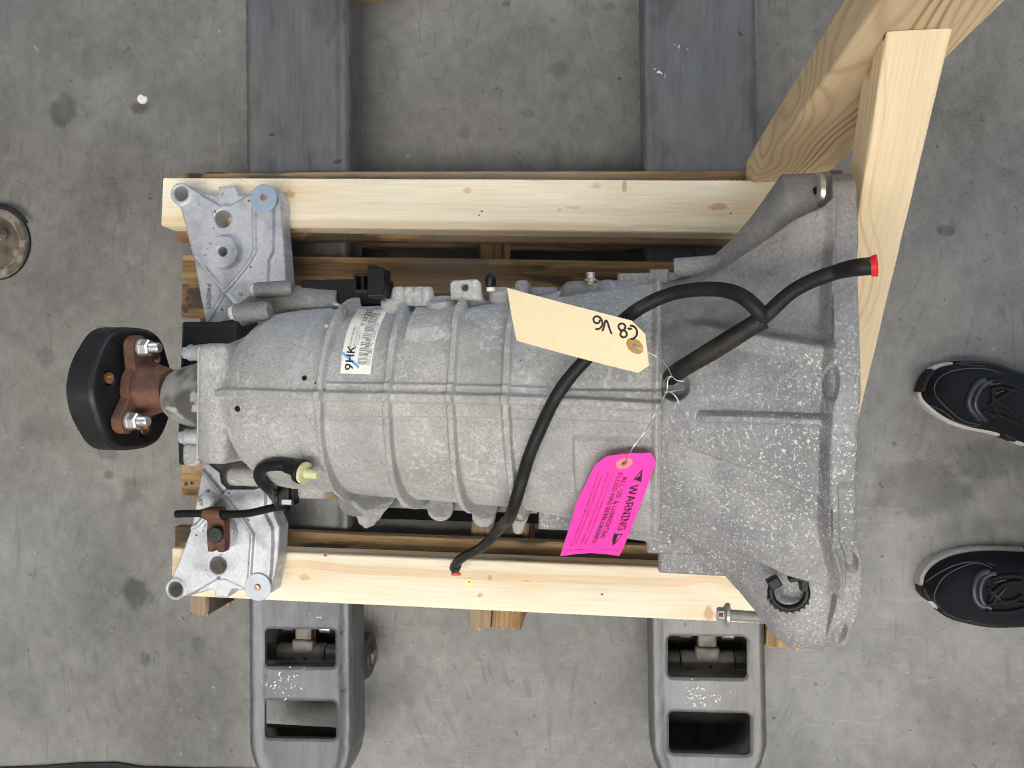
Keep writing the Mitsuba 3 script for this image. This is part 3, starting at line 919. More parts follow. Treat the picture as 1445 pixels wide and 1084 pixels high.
def case_R(S, Tt):
    R0 = R0f(S)
    R = R0.copy()
    arc = Tt * R0
    # plateau under the long rib
    up, lo = np.interp(S, p_up[:, 0], p_up[:, 1]) * R0, np.interp(S, p_lo[:, 0], p_lo[:, 1]) * R0
    e = np.minimum(up - arc, arc - lo)
    endr = S - p_up[0, 0]
    R += .0036 * sst(-.0014, .0012, np.minimum(e, endr + .004 - .02 * np.maximum(0, .006 - e)))
    # the long rib
    th = np.interp(S, axl[:, 0], axl[:, 1])
    R += .0058 * bandp(arc - th * R0, .0054 - .0008 * sst(.3, .5, S), .0028) * sst(axl[0, 0] - .002, axl[0, 0] + .002, S)
    # ribs around the barrel, deeper on the flanks
    for k, (s0, w, h0, h1) in enumerate(RIBS):
        hh = h0 + (h1 - h0) * sst(.25, .95, np.abs(Tt)) * sst(2.4, 1.9, np.abs(Tt))
        bow = .0015 * np.sin(Tt * 2.1 + k)
        R += hh * bandp(S - s0 - bow, w - .0010, .0021)
    # steps in the case wall
    R += .0016 * sst(s345 - .001, s345 + .001, S) * sst(.1, .2, np.abs(Tt))
    R -= .0016 * sst(s425 - .0012, s425 + .0012, S) * sst(.05, .15, np.abs(Tt)) * sst(RIBS[0][0], RIBS[0][0] - .003, S)
    R += .0022 * sst(s810 - .0008, s810 + .0008, S) * sst(-.20, -.26, Tt) * sst(-1.0, -.9, Tt)
    R += .0040 * sst(s915 - .002, s915 + .003, S)
    R -= .0035 * np.exp(-((S - S_END + .0008) / .0011) ** 2)
    # raised pad and dents on the upper flank
    (s0, t0), (s1, t1) = bossA
    R += .0050 * sst(-.001, .004, np.minimum(S - min(s0, s1), max(s0, s1) - S)) * sst(-.002, .014, arc - t1 * R0) * sst(.003, -.003, arc - (t1 + .62) * R0)
    q = ((S - ref[0][0]) / .022) ** 2 + ((Tt - ref[0][1] - .12) / .32) ** 2
    R += .004 * np.exp(-q ** 2)
    # shallow troughs and swells of a sand casting
    R += .0030 * np.exp(-((S - s810 - .012) / .05) ** 2) * np.exp(-((Tt - .95) / .25) ** 2)
    n = np.stack([S * 26, R0 * np.sin(Tt) * 26, R0 * np.cos(Tt) * 26], -1)
    R += .0022 * (meshkit.fbm(n, 3, 4) - .5)
    R += .0007 * (meshkit.fbm(n * 9, 2, 9) - .5)
    # pan side (towards the bottom of the picture): the wall runs out straight to the oil pan rail
    rail = sst(-1.25, -1.75, Tt) * sst(-2.6, -2.2, Tt) * sst(RIBS[0][0], RIBS[0][0] + .03, S)
    return R + rail * .002


sv = np.linspace(sx(273, .405) + .004, S_END, 600)
tv = np.r_[np.linspace(-2.35, 2.2, 520), np.linspace(2.2, 2 * np.pi - 2.35, 60)[1:-1]]
cm_ = polar(sv, tv, case_R)
add('main_case', cm_, 'case_aluminium', G, smooth=True)


def case_pt(s, th, lift=0.0):
    S, Tt = np.atleast_1d(np.asarray(s, float)), np.atleast_1d(np.asarray(th, float))
    R = case_R(S, Tt) + lift
    return gp(S, R * np.sin(Tt), R * np.cos(Tt))


# ---- bell housing
zc_e = .055
yB = gl(P(1178, 579, .38))[1]
e_up = gl(P(1178, 240, .462))
e_lo = gl(P(1170, 918, .435))
wu, wl = e_up[1], e_lo[1]
outl = [(0, .172), (.05, .164), (.09, .146), (.125, .122), (wu - .030, .110), (wu - .010, .098), (wu - .001, .082), (wu, .060), (wu - .006, .034), (wu - .02, .005), (wu - .035, -.03), (.14, -.09), (.09, -.15), (0, -.17),
        (-.09, -.15), (-.14, -.09), (wl + .035, -.03), (wl + .02, .000), (wl + .006, .018), (wl, .036), (wl + .001, .055), (wl + .010, .076), (wl + .030, .094), (-.125, .120), (-.09, .145), (-.05, .164)]
oc = np.array(outl)
oth, orr = np.arctan2(oc[:, 0], oc[:, 1]), np.hypot(oc[:, 0], oc[:, 1])
k = np.argsort(oth)
oth, orr = oth[k], orr[k]
RFl = PchipInterpolator(np.r_[oth - 2 * np.pi, oth, oth + 2 * np.pi], np.r_[orr, orr, orr])
S_FL, S_FACE = sx(1166, .535), sx(1211, .552)


def wrap(t):
    return (t + np.pi) % (2 * np.pi) - np.pi


def bell_base(S, Tt):
    Tt = wrap(Tt)
    t = np.clip((S - S_END) / (S_FL - S_END), 0, 1)
    RF = RFl(Tt)
    up, lo = sst(.55, 1.15, Tt), sst(-.55, -1.15, Tt)
    t = np.clip(t / (1 - .17 * up - .11 * lo), 0, 1)
    ex = 1.0 + .85 * up + .55 * lo
    R = .1210 + (RF - .012 - .1210 + .0125 * np.maximum(up, lo)) * t ** ex
    return R


def bst(px, py):
    z = .49
    for _ in range(80):
        q = gl(P(px, py, z))
        s, v = q[0], q[1]
        w = math.sqrt(max(.14 ** 2 - v * v, .03 ** 2))
        for _ in range(6):
            R = float(bell_base(np.array(np.clip(s, S_END, S_FL)), np.array(math.atan2(v, w))))
            w = math.sqrt(max(R * R - v * v, .02 ** 2)) * .5 + w * .5
        z = .7 * z + .3 * float(gp(s, v, w)[2])
    return s, v, w


def bell_vw(l):
    return np.array([bst(a, b) for a, b in l])


bl1 = bell_vw([(985, 586), (1075, 588), (1164, 592)])
bl2 = bell_vw([(945, 455), (985, 468), (1062, 480), (1164, 499)])
bl3 = bell_vw([(948, 412), (1000, 396), (1080, 350), (1166, 296)])
bl4 = bell_vw([(925, 734), (985, 750), (1070, 780), (1168, 818)])
bl5 = bell_vw([(960, 630), (1060, 668), (1164, 712)])


def bell_R(S, Tt):
    Tt = wrap(Tt)
    R = bell_base(S, Tt)
    V = R * np.sin(Tt)
    t = np.clip((S - S_END) / (S_FL - S_END), 0, 1)

    def off(l):
        return V - np.interp(S, l[:, 0], l[:, 1])

    topside = sst(1.6, 1.2, np.abs(Tt))
    g1 = sst(bl1[0, 0] - .002, bl1[0, 0] + .006, S)
    d1 = off(bl1)
    R += topside * g1 * (.0045 * bandp(d1 + .001, .005, .003) - .0022 * sst(.000, .0015, d1) * sst(.050, .020, d1))
    d2 = off(bl2)
    g2 = sst(bl2[0, 0], bl2[0, 0] + .03, S)
    R += topside * g2 * (.0085 * np.exp(-((d2 - .000) / .006) ** 2) - .0055 * sst(.0, .012, d2) * sst(.05, .02, d2))
    d3 = off(bl3)
    g3 = sst(bl3[0, 0], bl3[0, 0] + .03, S)
    R += g3 * topside * (.014 * np.exp(-(np.minimum(d3, 0) / .030) ** 2) * sst(.004, -.002, d3) * t)
    R -= g3 * .020 * sst(.0, .010, d3) * sst(1.24, 1.0, np.abs(Tt)) * t
    d4 = off(bl4)
    g4 = sst(bl4[0, 0], bl4[0, 0] + .03, S)
    R += g4 * topside * (.014 * np.exp(-(np.maximum(-d4, 0) * 0 + np.maximum(d4, 0)) ** 2 / .022 ** 2) * sst(-.005, .002, d4) * t)
    R -= g4 * .016 * sst(.0, -.006, d4) * sst(-1.22, -1.0, Tt) * sst(0, .3, t)
    d5 = off(bl5)
    R -= topside * .0045 * sst(.003, .0, d5) * sst(-.05, -.015, d5) * sst(bl5[0, 0], bl5[0, 0] + .03, S)
    # rounded run-up to the flange, then the flange itself
    lip = .0125 + .002 * np.sin(Tt * 5)
    R = np.where(S < S_FL, R, RFl(Tt) - .002)
    R += .011 * sst(S_FL - .006, S_FL - .0005, S) * (S < S_FL) * (1 - .9 * sst(.75, 1.1, np.abs(Tt)))
    r = .004
    e = np.minimum(S_FACE - S, r)
    R = R - (r - np.sqrt(np.maximum(r * r - (r - e) ** 2, 0))) * (S > S_FACE - r)
    # shallow flange steps and low spots seen on the rim
    R -= .003 * (S > S_FL + .004) * sst(-.30, -.36, Tt) * sst(-.95, -.88, Tt)
    n = np.stack([S * 24, R * np.sin(Tt) * 24, R * np.cos(Tt) * 24], -1)
    R += .0016 * (meshkit.fbm(n, 3, 14) - .5) + .0008 * (meshkit.fbm(n * 7, 2, 19) - .5)
    # starter cavity by the joint where the hose comes out
    q = np.hypot(S - hole_s, (V - hole_v))
    R -= .016 * sst(.0125, .0085, q) * (np.abs(Tt) < 1)
    for (hs, hv, hr, hl_) in slots:
        q = np.hypot((S - hs) / hr, (V - hv) / hl_)
        R -= .007 * sst(1.05, .7, q) * (np.abs(Tt) < 1.6)
    return R


hole_s, hole_v = gl(P(952, 545, .493))[:2]
slots = []
for a, b, hr, hl_ in ((1164, 541, .0042, .014), (1166, 788, .005, .012), (1152, 898, .0055, .012)):
    q = bst(min(a, 1164), b)
    slots.append((gl(P(a, b, gp(*q)[2]))[0], q[1], hr, hl_))
sv = np.r_[np.linspace(S_END - .0005, S_FL - .0004, 330), np.linspace(S_FL, S_FACE - .0042, 26), np.linspace(S_FACE - .004, S_FACE, 8)]
tv = np.r_[np.linspace(-1.95, 1.95, 760), np.linspace(1.95, 2 * np.pi - 1.95, 100)[1:-1]]


def hollow(tv, rim):
    """The open mouth of the housing: rim, step and the inner wall running back to the pump bulkhead."""
    one = np.ones_like(tv)
    rows = [(S_FACE + .0001, rim - .004), (S_FACE, rim - .015), (S_FACE - .016, rim - .017)]
    for f in (.9, .7, .5, .3):
        s = S_END + (S_FL - S_END) * f
        rows.append((s, bell_base(s * one, tv) - .014))
    rows += [(S_END + (S_FL - S_END) * .28, .045 * one), (S_END + (S_FL - S_END) * .30, .040 * one), (S_END + (S_FL - S_END) * .55, .030 * one)]
    return np.array([r[0] * one for r in rows]), np.array([r[1] for r in rows])


bm = polar(sv, tv, bell_R, hollow)
# the ears reach further forward than the crown, and the mating face is stepped
q = gl(bm.vertices)
fr = sst(S_FL - .022, S_FL + .004, q[:, 0])
# the mating face is not square to the axis all round: its run from ear to ear, as an offset along the axis for each height across
edge_y = [150, 238, 252, 300, 420, 540, 572, 600, 690, 752, 774, 800, 860, 890, 905, 922, 1000]
edge_x = [1200, 1203, 1207, 1208, 1211, 1214, 1214, 1210, 1209, 1209, 1215, 1216, 1211, 1200, 1194, 1187, 1180]
V0 = np.array(bm.vertices)
outer = np.arange(len(V0)) < len(sv) * len(tv)
cand = np.where(outer & (q[:, 0] > S_FACE - .0012) & (V0[:, 2] > .40))[0]
pv = proj(V0[cand])
dep = (V0[cand] - np.array([0, 0, HC])) @ FW
ds = (np.interp(pv[:, 1], edge_y, edge_x) - pv[:, 0]) * dep / FPX / (ES @ RT)
vb = np.linspace(wl - .002, wu + .002, 70)
tab = np.array([np.min(ds[np.abs(q[cand, 1] - b) < .006]) if (np.abs(q[cand, 1] - b) < .006).any() else np.nan for b in vb])
ok_ = ~np.isnan(tab)
tab = np.interp(vb, vb[ok_], tab[ok_])
bm.vertices = V0 + np.outer(fr * np.interp(q[:, 1], vb, tab), ES)
add('bell_housing', bm, 'bell_aluminium', G, smooth=True, label='flared bell housing flecked with white corrosion')
bell_tree = cKDTree(np.array(bm.vertices))


_pv = proj(bm.vertices)
_up = np.array(bm.vertices)[:, 2] > .36
_pt = cKDTree(_pv[_up])
_bz = np.array(bm.vertices)[_up][:, 2]


_av = np.vstack([np.array(bm.vertices), np.array(cm_.vertices)])
_av = _av[_av[:, 2] > .33]
_at = cKDTree(proj(_av))


def over(px, py, z, r, rad=9):
    """The point under a photo pixel at height z, or just clear of the casting (by r) where that would lie inside it."""
    i = _at.query_ball_point([px, py], rad)
    return P(px, py, max(z, float(_av[i, 2].max()) + r) if i else z)


def bell_top(px, py, lift=0.0):
    """Point of the bell housing's upper side under a photo pixel."""
    i = _pt.query([px, py], k=6)[1]
    return P(px, py, float(np.max(_bz[i])) + lift)


def axis_bolt(parent, px, py, z, r, h, d=-ES, flange=False, mat='zinc', phase=.3):
    q = P(px, py, z)
    m = [hexhead(q, d, r, h, phase)]
    if flange:
        m.append(lathe(q - unit(d) * .002, d, [(0, r * 1.45), (.0016, r * 1.45), (.003, r)], 28))
    return add('bolt', m, mat, parent)


# ---- tail: pad, neck, bolts and lugs
s0, s1 = sx(275, .417), sx(320, .417)
cs = (s0 + s1) / 2
y0, y1 = gl(P(295, 485, .405))[1], gl(P(295, 654, .405))[1]
ax3 = np.array([ES, EV, EW])
add('rear_pad', [rbox(gp(cs, (y0 + y1) / 2, .012), ((s1 - s0) / 2, abs(y0 - y1) / 2, .058), ax3, r=.009)], 'case_aluminium', G, smooth=35)
add('rear_pad_lip', [rbox(gp(s0 + .001, (y0 + y1) / 2 + .001, .008), (.0022, abs(y0 - y1) / 2 - .004, .057), ax3, r=.001)], 'smooth_casting', G, smooth=35)
nk0 = sx(218, .375)
nka = np.linspace(0, s0 - nk0 + .004, 24)
ntc = gp(nk0, gl(P(219, 559, .36))[1], 0)
add('output_neck', lathe(ntc, ES, [(x, np.interp(x / nka[-1], [0, .04, .12, .55, 1], [.0225, .0262, .0295, .0385, .0465])) for x in nka], 72, lobes=lambda t, s: 1 + .018 * np.sign(np.sin(4 * t)) * np.abs(np.sin(4 * t)) ** .3), 'worn_neck', G, smooth=40)
add('paint_dab', relief(Polygon([(P(a, b, .392)[0], P(a, b, .392)[1]) for a, b in ((266, 558), (270, 556), (272, 560), (268, 569), (265, 571), (264, 564))]), lambda A, d: .0005 * sst(0, .0008, d) + float(gp(sx(268, .39), 0, .0385)[2]), float(gp(sx(268, .39), 0, .034)[2]), step=.001, rings=()), 'chip_white', G)
for px, py, z, r in ((268, 498, .372, .0068), (263, 617, .372, .0070)):
    q = P(px, py, z)
    add('bolt', [hexhead(q, -ES, r, .0065, .4), lathe(q - ES * -.0, ES, [(0, r * 1.25), (.002, r * 1.3), (.0025, r * 1.15), (.028, r * 1.5)], 28)], 'smooth_casting', G)
lug = P(284, 640, .362)
add('cast_lug', rbox(lug, (.010, .012, .02), ax3, r=.005), 'case_aluminium', G, smooth=True)
# upper left: cover edge with two bolt bosses
for (xa, ya), (xb, yb), z, r in (((333, 441), (381, 438), .395, .0092), ((362, 410), (414, 407), .365, .0085)):
    a, b = P(xa, ya, z), P(xb, yb, z)
    k = add('bolt_boss', [lathe(a, b - a, [(0, r * .92), (.0015, r), (np.linalg.norm(b - a) * .9, r * 1.03), (np.linalg.norm(b - a), r * .8)], 30)], 'shaded_casting', G, smooth=True)
    add('bolt', [hexhead(a, a - b, r * .74, .0062, .2), lathe(a + unit(b - a) * .001, a - b, [(0, r * .9), (.0026, r * .88)], 28)], 'smooth_casting', k)
cv = [P(*a, .372) for a in ((345, 447), (395, 425), (460, 418), (480, 440), (420, 452))]
add('side_cover', tube([P(335, 450, .36), P(365, 434, .352), (P(410, 427, .350)), P(480, 427, .352)], [.010, .016, .018, .015], 24), 'shaded_casting', G, smooth=True)
add('wiring_plate', rbox(P(490, 414, .352), (.048, .014, .010), ax3, r=.003), 'black_plastic', G)
# hooked ends of the first rib
for a, b, z0 in (((466, 462), (467, 492), .432), ((478, 431), (481, 447), .412)):
    q0, q1 = P(*a, z0 - .004), P(*b, z0 + .004)
    add('rib_hook', tube([q0 + np.array([-.006, .002, -.006]), q0 + np.array([-.002, .001, .001]), q0, q1], [.0015, .0018, .0016, .0012], 10), 'case_aluminium', G, smooth=True)

# upper edge: lug with a hole, plug, bolts, fluted bosses
lg = wpoly([(636, 422), (635, 400), (639, 396), (672, 394), (677, 398), (680, 424)], .415).buffer(-.001).buffer(.002).buffer(-.001).difference(Point(*P(655.5, 405.5, .415)[:2]).buffer(.0036))
add('lifting_lug', relief(lg, lambda A, d: .415 - .0012 * sst(.0016, 0, d) + .0006 * (meshkit.fbm(np.c_[A * 150, A[:, :1] * 0], 2) - .5), .404, step=.001), 'case_aluminium', G, smooth=45)
for x in (562, 577, 590, 601):
    q = P(x, 413, .405)
    add('cast_boss', lathe(q + np.array([0, -.012, -.004]), (0, 1, .15), [(0, .0085), (.012, .0072), (.0165, .0060), (.018, .0042)], 20), 'case_aluminium', G, smooth=True)
for x, y, r, zz in ((552, 424, .010, .400), (560, 421, .012, .400), (622, 424, .015, .402), (706, 410, .011, .395)):
    q = P(x, y, zz)
    add('cast_pad', lathe(q + np.array([0, -.012, -.004]), (0, 1, .38), [(0, r), (.0125, r), (.014, r - .0015)], 36), 'case_aluminium', G, smooth=40)
q = P(692.5, 404, .405)
k = add('breather_cap', lathe(q, (0, 1, .25), [(0, .0052), (.008, .0052), (.0105, .0040), (.0125, .0015)], 20), 'black_plastic', G)
add('collar', lathe(q + np.array([0, -.0005, 0]), (0, -1, -.25), [(0, .0040), (.004, .0040)], 20), 'chip_white', k)
q = P(833.5, 397, .42)
k = add('bolt', [lathe(q, (0, 1, .1), [(0, .0062), (.0012, .0062), (.003, .0036)], 26), hexhead(q + np.array([0, .0025, .0002]), (0, 1, .1), .0040, .0058)], 'zinc', G, label='small flanged bolt standing up from the upper edge')
add('shank', rod(q, q + np.array([0, -.008, -.001]), .0034), 'cream_plastic', k)
for a, b, hx in (((738, 408), .40, (.007, .008, .01)), ((745, 415), .385, (.03, .006, .01)), ((805, 416), .385, (.012, .006, .008))):
    add('cast_boss', rbox(P(*a, b), hx, ax3, r=.005), 'bell_aluminium', G, smooth=True)
qb = [P(812, 417, .43), P(870, 421, .43)]
add('upper_pad', rbox(P(850, 425, .405), (.038, .018, .020), ax3, r=.010), 'bell_aluminium', G, smooth=True)
add('cast_boss', lathe(P(857, 420, .412), (0, .3, 1), [(0, .014), (.012, .013), (.0145, .010), (.0155, .004)], 28), 'bell_aluminium', G, smooth=True)
for a, b, hx in (((905, 397), .41, (.022, .007, .008)), ((930, 392), .41, (.009, .007, .009)), ((955, 398), .405, (.02, .008, .01))):
    add('cast_boss', rbox(P(*a, b), hx, ax3, r=.0025), 'bell_aluminium', G, smooth=30)
q0, q1 = P(951, 378, .425), P(1062, 371, .43)
add('dowel_tube', lathe(q0, q1 - q0, [(0, .0078), (.001, .0085), (np.linalg.norm(q1 - q0), .0092)], 32), 'bell_aluminium', G, smooth=40)
# dirt hole at the joint
# electrical connector
E = add('plug_connector', [rbox(P(535, 400, .412), (.0085, .0140, .010), ax3, r=.0015), rbox(P(529, 384, .412), (.0045, .006, .008), ax3, r=.001)], 'black_plastic', G, smooth=False)
fx = []
c = P(515, 400, .412)
for dx, dy, hx, hy in ((0, .0075, .0085, .0012), (0, -.0075, .0085, .0012), (-.008, 0, .0012, .0085), (.008, 0, .0012, .0085), (0, 0, .001, .0075)):
    fx.append(rbox(c + np.array([dx, dy, 0]), (hx, hy, .007), r=.0005))
fx.append(rbox(c + np.array([0, 0, -.006]), (.008, .0075, .001), r=.0004))
add('socket', fx, 'black_plastic', E, smooth=False)

# lower edge: oil pan rail, bosses
pr = [P(498, 718, .335), P(760, 726, .34)]
add('oil_pan_rail', [rbox((pr[0] + pr[1]) / 2 + np.array([0, .016, 0]), (np.linalg.norm(pr[1] - pr[0]) / 2, .014, .0035), ax3, r=.0012)], 'fork_steel', G, smooth=False)
pa_, pb_ = P(505, 733, .31), P(952, 747, .31)
pa_[2] = pb_[2] = .20
pm_ = (pa_ + pb_) / 2
pd_ = unit(pb_ - pa_)
add('oil_pan_shade', rbox(pm_ + np.array([0, .045, .055]), (np.linalg.norm(pb_ - pa_) / 2, .045, .055), np.array([pd_, np.cross((0, 0, 1), pd_), (0, 0, 1)]), r=.008), 'gap_shade_black', G, smooth=30)  # pan stretched and blackened to stand for deep shade in the gap
lowplate = wpoly([(760, 700), (760, 747), (800, 749), (950, 770), (950, 700)], .372).buffer(-.001).buffer(.001)
add('rail_plate', relief(lowplate, lambda A, d: .372 - .002 * sst(.003, 0, d) + .0014 * (meshkit.fbm(np.c_[A * 60, A[:, :1] * 0], 3) - .5), .350, step=.002), 'bell_aluminium', G, smooth=45)
add('rail_block', rbox(P(946, 760, .352), (.024, .013, .016), ax3, r=.004), 'bell_aluminium', G, smooth=30)
add('rail_block', rbox(P(976, 786, .325), (.034, .015, .016), ax3, r=.004), 'bell_aluminium', G, smooth=30)
for (xa, ya), (xb, yb), r0, r1, z0, z1, lob in (((522, 694), (518, 737), .022, .0085, .37, .34, .10), ((533, 697), (528, 728), .018, .0075, .37, .335, .0), ((683, 716), (683, 730), .0135, .0118, .36, .345, 0), ((622, 714), (621, 720), .013, .0125, .352, .345, 0), ((733, 724), (731, 748), .010, .0055, .36, .335, 0), ((505, 704), (507, 712), .02, .014, .365, .355, 0)):
    a, b = P(xa, ya, z0), P(xb, yb, z1)
    L = np.linalg.norm(b - a)
    add('cast_boss', lathe(a, b - a, [(0, r0), (L * .6, r0 + (r1 - r0) * .7), (L * .9, r1 * 1.05), (L * .97, r1), (L, r1 * .8)], 36, lobes=(lambda t, s, lob=lob: 1 + lob * np.cos(5 * t)) if lob else None), 'case_aluminium', G, smooth=40)
add('cast_lug', rbox(P(425, 686, .335), (.035, .012, .016), ax3, r=.008), 'case_aluminium', G, smooth=True)
add('cast_lug', rbox(P(352, 672, .345), (.022, .010, .014), ax3, r=.008), 'case_aluminium', G, smooth=True)
# webs of the ribs running out on the lower edge
for x in (571, 656):
    add('rib_foot', tube([P(x - 14, 672, .395), P(x - 5, 694, .375), P(x + 2, 708, .352)], [.004, .0052, .0065], 12), 'case_aluminium', G, smooth=True)

# ear plug disc and bolt lying in the lower ear
q = bell_top(1153, 270)
qa = P(1152, 270, .470)
n = unit(np.array([-1, .02, .06]))
k = add('ear_plug', lathe(qa - n * .003, n, [(0, .0145), (.0036, .0145), (.0042, .0135), (.0042, .012)], 40), 'yellow_zinc', G, label='oval looking zinc disc set in the upper ear')
scene[k]['bsdf'] = {'type': 'ref', 'id': 'zinc'}
add('plug_recess', rbox(qa + n * .0016, (.003, .0045, .0005), np.array(frame_of(n))[[1, 2, 0]], r=.0003), 'hole_dark', k, smooth=False)

# ---- rusty output flange and rubber coupling
fd = -ES
cf = gp(sx(176, .365), gl(P(190, 549, .36))[1], 0)
RL = .0470
angs = [math.radians(a) for a in (72, -46, 193)]


def on_disc(c, a, r, s=0.0):
    return c + ES * s + r * (math.sin(a) * EV + math.cos(a) * EW)


import manifold3d as m3


def hull_m(points):
    return m3.Manifold.hull_points(np.asarray(points, float))


def disc_pts(c, r, s0, s1, n=28, ch=.0012):
    o = []
    for k in range(n):
        a = 2 * np.pi * k / n
        e = math.sin(a) * EV + math.cos(a) * EW
        o += [c + ES * (s0 + ch) + e * r, c + ES * (s1 - ch) + e * r, c + ES * s0 + e * (r - ch), c + ES * s1 + e * (r - ch)]
    return o


TH = .0125
mf = None
for a in angs:
    h = hull_m(disc_pts(on_disc(cf, a, RL), .0135, 0, TH) + disc_pts(cf, .021, 0, TH))
    mf = h if mf is None else mf + h
hub = hull_m(disc_pts(cf, .033, 0, TH * .9)) + hull_m(disc_pts(cf, .0295, TH * .5, TH + .004) + disc_pts(cf, .0225, TH + .018, TH + .026))
mf = (mf + hub).refine_to_length(.0022)
mm = mf.to_mesh()
mfl = trimesh.Trimesh(mm.vert_properties[:, :3], mm.tri_verts, process=True)
trimesh.smoothing.filter_taubin(mfl, iterations=12)
add('coupling_flange', mfl, 'rust', G, smooth=50, label='rusty three armed output flange')
# coupling disc: rounded hexagon of rubber
RC = .0690
cd = cf - ES * .0315
pol = Polygon([(RC * (1 + .022 * math.cos(6 * t)) * math.sin(t), RC * (1 + .022 * math.cos(6 * t)) * math.cos(t)) for t in np.linspace(0, 2 * np.pi, 180, endpoint=False) - math.radians(12)])
inner = Point(0, 0).buffer(.0215, quad_segs=16)
sl = [math.radians(a) for a in (14, -106, 133)]
cut = inner
for a in sl:
    cut = cut.union(Point(RL * math.sin(a), RL * math.cos(a)).buffer(.0062, quad_segs=12))
pp = pol.difference(cut)
rcm = relief(pp, lambda A, d: .0295 - .006 * (1 - np.sqrt(np.maximum(0, 1 - (1 - np.minimum(d, .006) / .006) ** 2))) + .0018 * np.cos(np.arctan2(A[:, 0], A[:, 1]) * 3 + .6) + .0012 * (meshkit.fbm(np.c_[A * 60, A[:, :1] * 0], 3) - .5), 0.0, step=.0022, rings=(.0006, .0014, .0026, .0042, .006))
v = rcm.vertices
rcm.vertices = cd + np.outer(v[:, 0], EV) + np.outer(v[:, 1], EW) + np.outer(v[:, 2], ES)
RC_ = add('rubber_coupling', rcm, 'coupling_rubber', G, smooth=50, label='black rubber coupling disc')
add('rear_rim', lathe(cd + ES * .006, -ES, [(0, RC - .001), (.006, RC - .001), (.012, RC - .006), (.013, .02)], 60), 'coupling_rubber', RC_, smooth=40)
for a in sl:
    q = on_disc(cd, a, RL, .026)
    add('brass_sleeve', [lathe(q, ES, [(0, .0046), (.004, .0046), (.0045, .0056), (.0045, .0060), (.002, .0063)], 24, cap1=False)], 'copper', RC_)
    add('sleeve_bottom', [lathe(q, ES, [(-.006, .0045), (.001, .0045)], 20)], 'brass', RC_)
for a in angs:
    q = on_disc(cf, a, RL, TH)
    k = add('flange_bolt', [lathe(q, ES, [(0, .0100), (.0014, .0100), (.0018, .0082)], 28), threads(q, ES, .0054, .0225, .0012)], 'zinc', G)
    add('nut', hexhead(q + ES * .0012, ES, .0092, .0105, .3), 'zinc', k)
for px, py in ((109, 602), (134, 466)):
    q = P(px, py, .345)
    add('bolt_end', rod(q, q + ES * .012, .0045), 'copper' if px < 120 else 'zinc', RC_)

# ---- barcode sticker, wrapped on the barrel
c00, c10, c01, c11 = [np.array(st(a, b)) for a, b in ((481.6, 528), (524, 529.6), (507, 439.4), (548, 442))]    # low-left, low-right, top-left, top-right


def put_st(u, v, w):
    """u: 0..1 up the sticker (along the reading direction), v: 0..1 from its left edge to its right."""
    u, v = np.asarray(u, float), np.asarray(v, float)
    q = (c00 * ((1 - u) * (1 - v))[:, None] + c10 * ((1 - u) * v)[:, None] + c01 * (u * (1 - v))[:, None] + c11 * (u * v)[:, None])
    R = R0f(q[:, 0]) + .0022 + np.asarray(w)
    return gp(q[:, 0], R * np.sin(q[:, 1]), R * np.cos(q[:, 1]))


gu, gv = np.meshgrid(np.linspace(0, 1, 40), np.linspace(0, 1, 16), indexing='ij')
i, j = np.meshgrid(np.arange(39), np.arange(15), indexing='ij')
qd = np.stack([i * 16 + j, i * 16 + j + 1, (i + 1) * 16 + j + 1, (i + 1) * 16 + j], -1).reshape(-1, 4)
curl = .0022 * sst(.86, 1, gu.ravel()) * sst(.4, 1, gv.ravel())
SK = 'barcode_sticker'
add(SK, tm(put_st(gu.ravel(), gv.ravel(), curl), qd), 'sticker', smooth=True)
lab(SK, 'curved cream barcode sticker reading 9HK stuck on the gearbox case', 'sticker')
LU = float(np.linalg.norm(put_st([1.], [.5], 0) - put_st([0.], [.5], 0)))
LV = float(np.linalg.norm(put_st([.5], [1.], 0) - put_st([.5], [0.], 0)))


def sk(u, v, w):          # metres along, metres up from the letters' feet; letters' tops point to the left edge
    return put_st(u / LU, 1 - v / LV, w + .0022 * sst(.86, 1, u / LU) * sst(.4, 1, 1 - v / LV))


for a_ in (('9HK', .0082, sk, LU * .025, LV * .60, LU * .29, True), ('217', .0062, sk, LU * .815, LV * .485, LU * .165, True), ('828', .0046, sk, LU * .70, LV * .50, LU * .09, False), ('95', .0044, sk, LU * .615, LV * .50, LU * .055)):
    add('large_print', text_at(*a_), 'ink', SK, smooth=False)
small = [('17AHJ', .33, .52, .19), ('0AT00AHJ1', .29, .62, .30), ('JC0AMAB0000', .29, .75, .31), ('00122 S 1MG 13', .09, .05, .60)]
add('small_print', [text_at(t, .0024, sk, LU * a, LV * b, LU * l) for t, a, b, l in small], 'grey_ink', SK, smooth=False)
bars, rb_ = [], np.random.default_rng(11)
x = .11
while x < .90:
    w = rb_.choice([.0045, .006, .009, .015])
    uu, vv = np.meshgrid([x, min(x + w, .905)], [.14, .46], indexing='ij')
    bars.append(tm(sk(uu.ravel() * LU, vv.ravel() * LV, .00012 + uu.ravel() * 0), [[0, 1, 3, 2]]))
    x += w + rb_.choice([.005, .007, .010, .016])
add('barcode', bars, 'grey_ink', SK, smooth=False)
ub, vb = np.linspace(.075, .225, 12), np.linspace(.40, .985, 12)
sv_ = np.concatenate([sk((ub + d) * LU, (vb) * LV, .00009 + ub * 0) for d in (-.018, .018)])
add('pen_stroke', tm(sv_, [[i, i + 1, 13 + i, 12 + i] for i in range(11)]), 'blue_ink', SK, smooth=True)


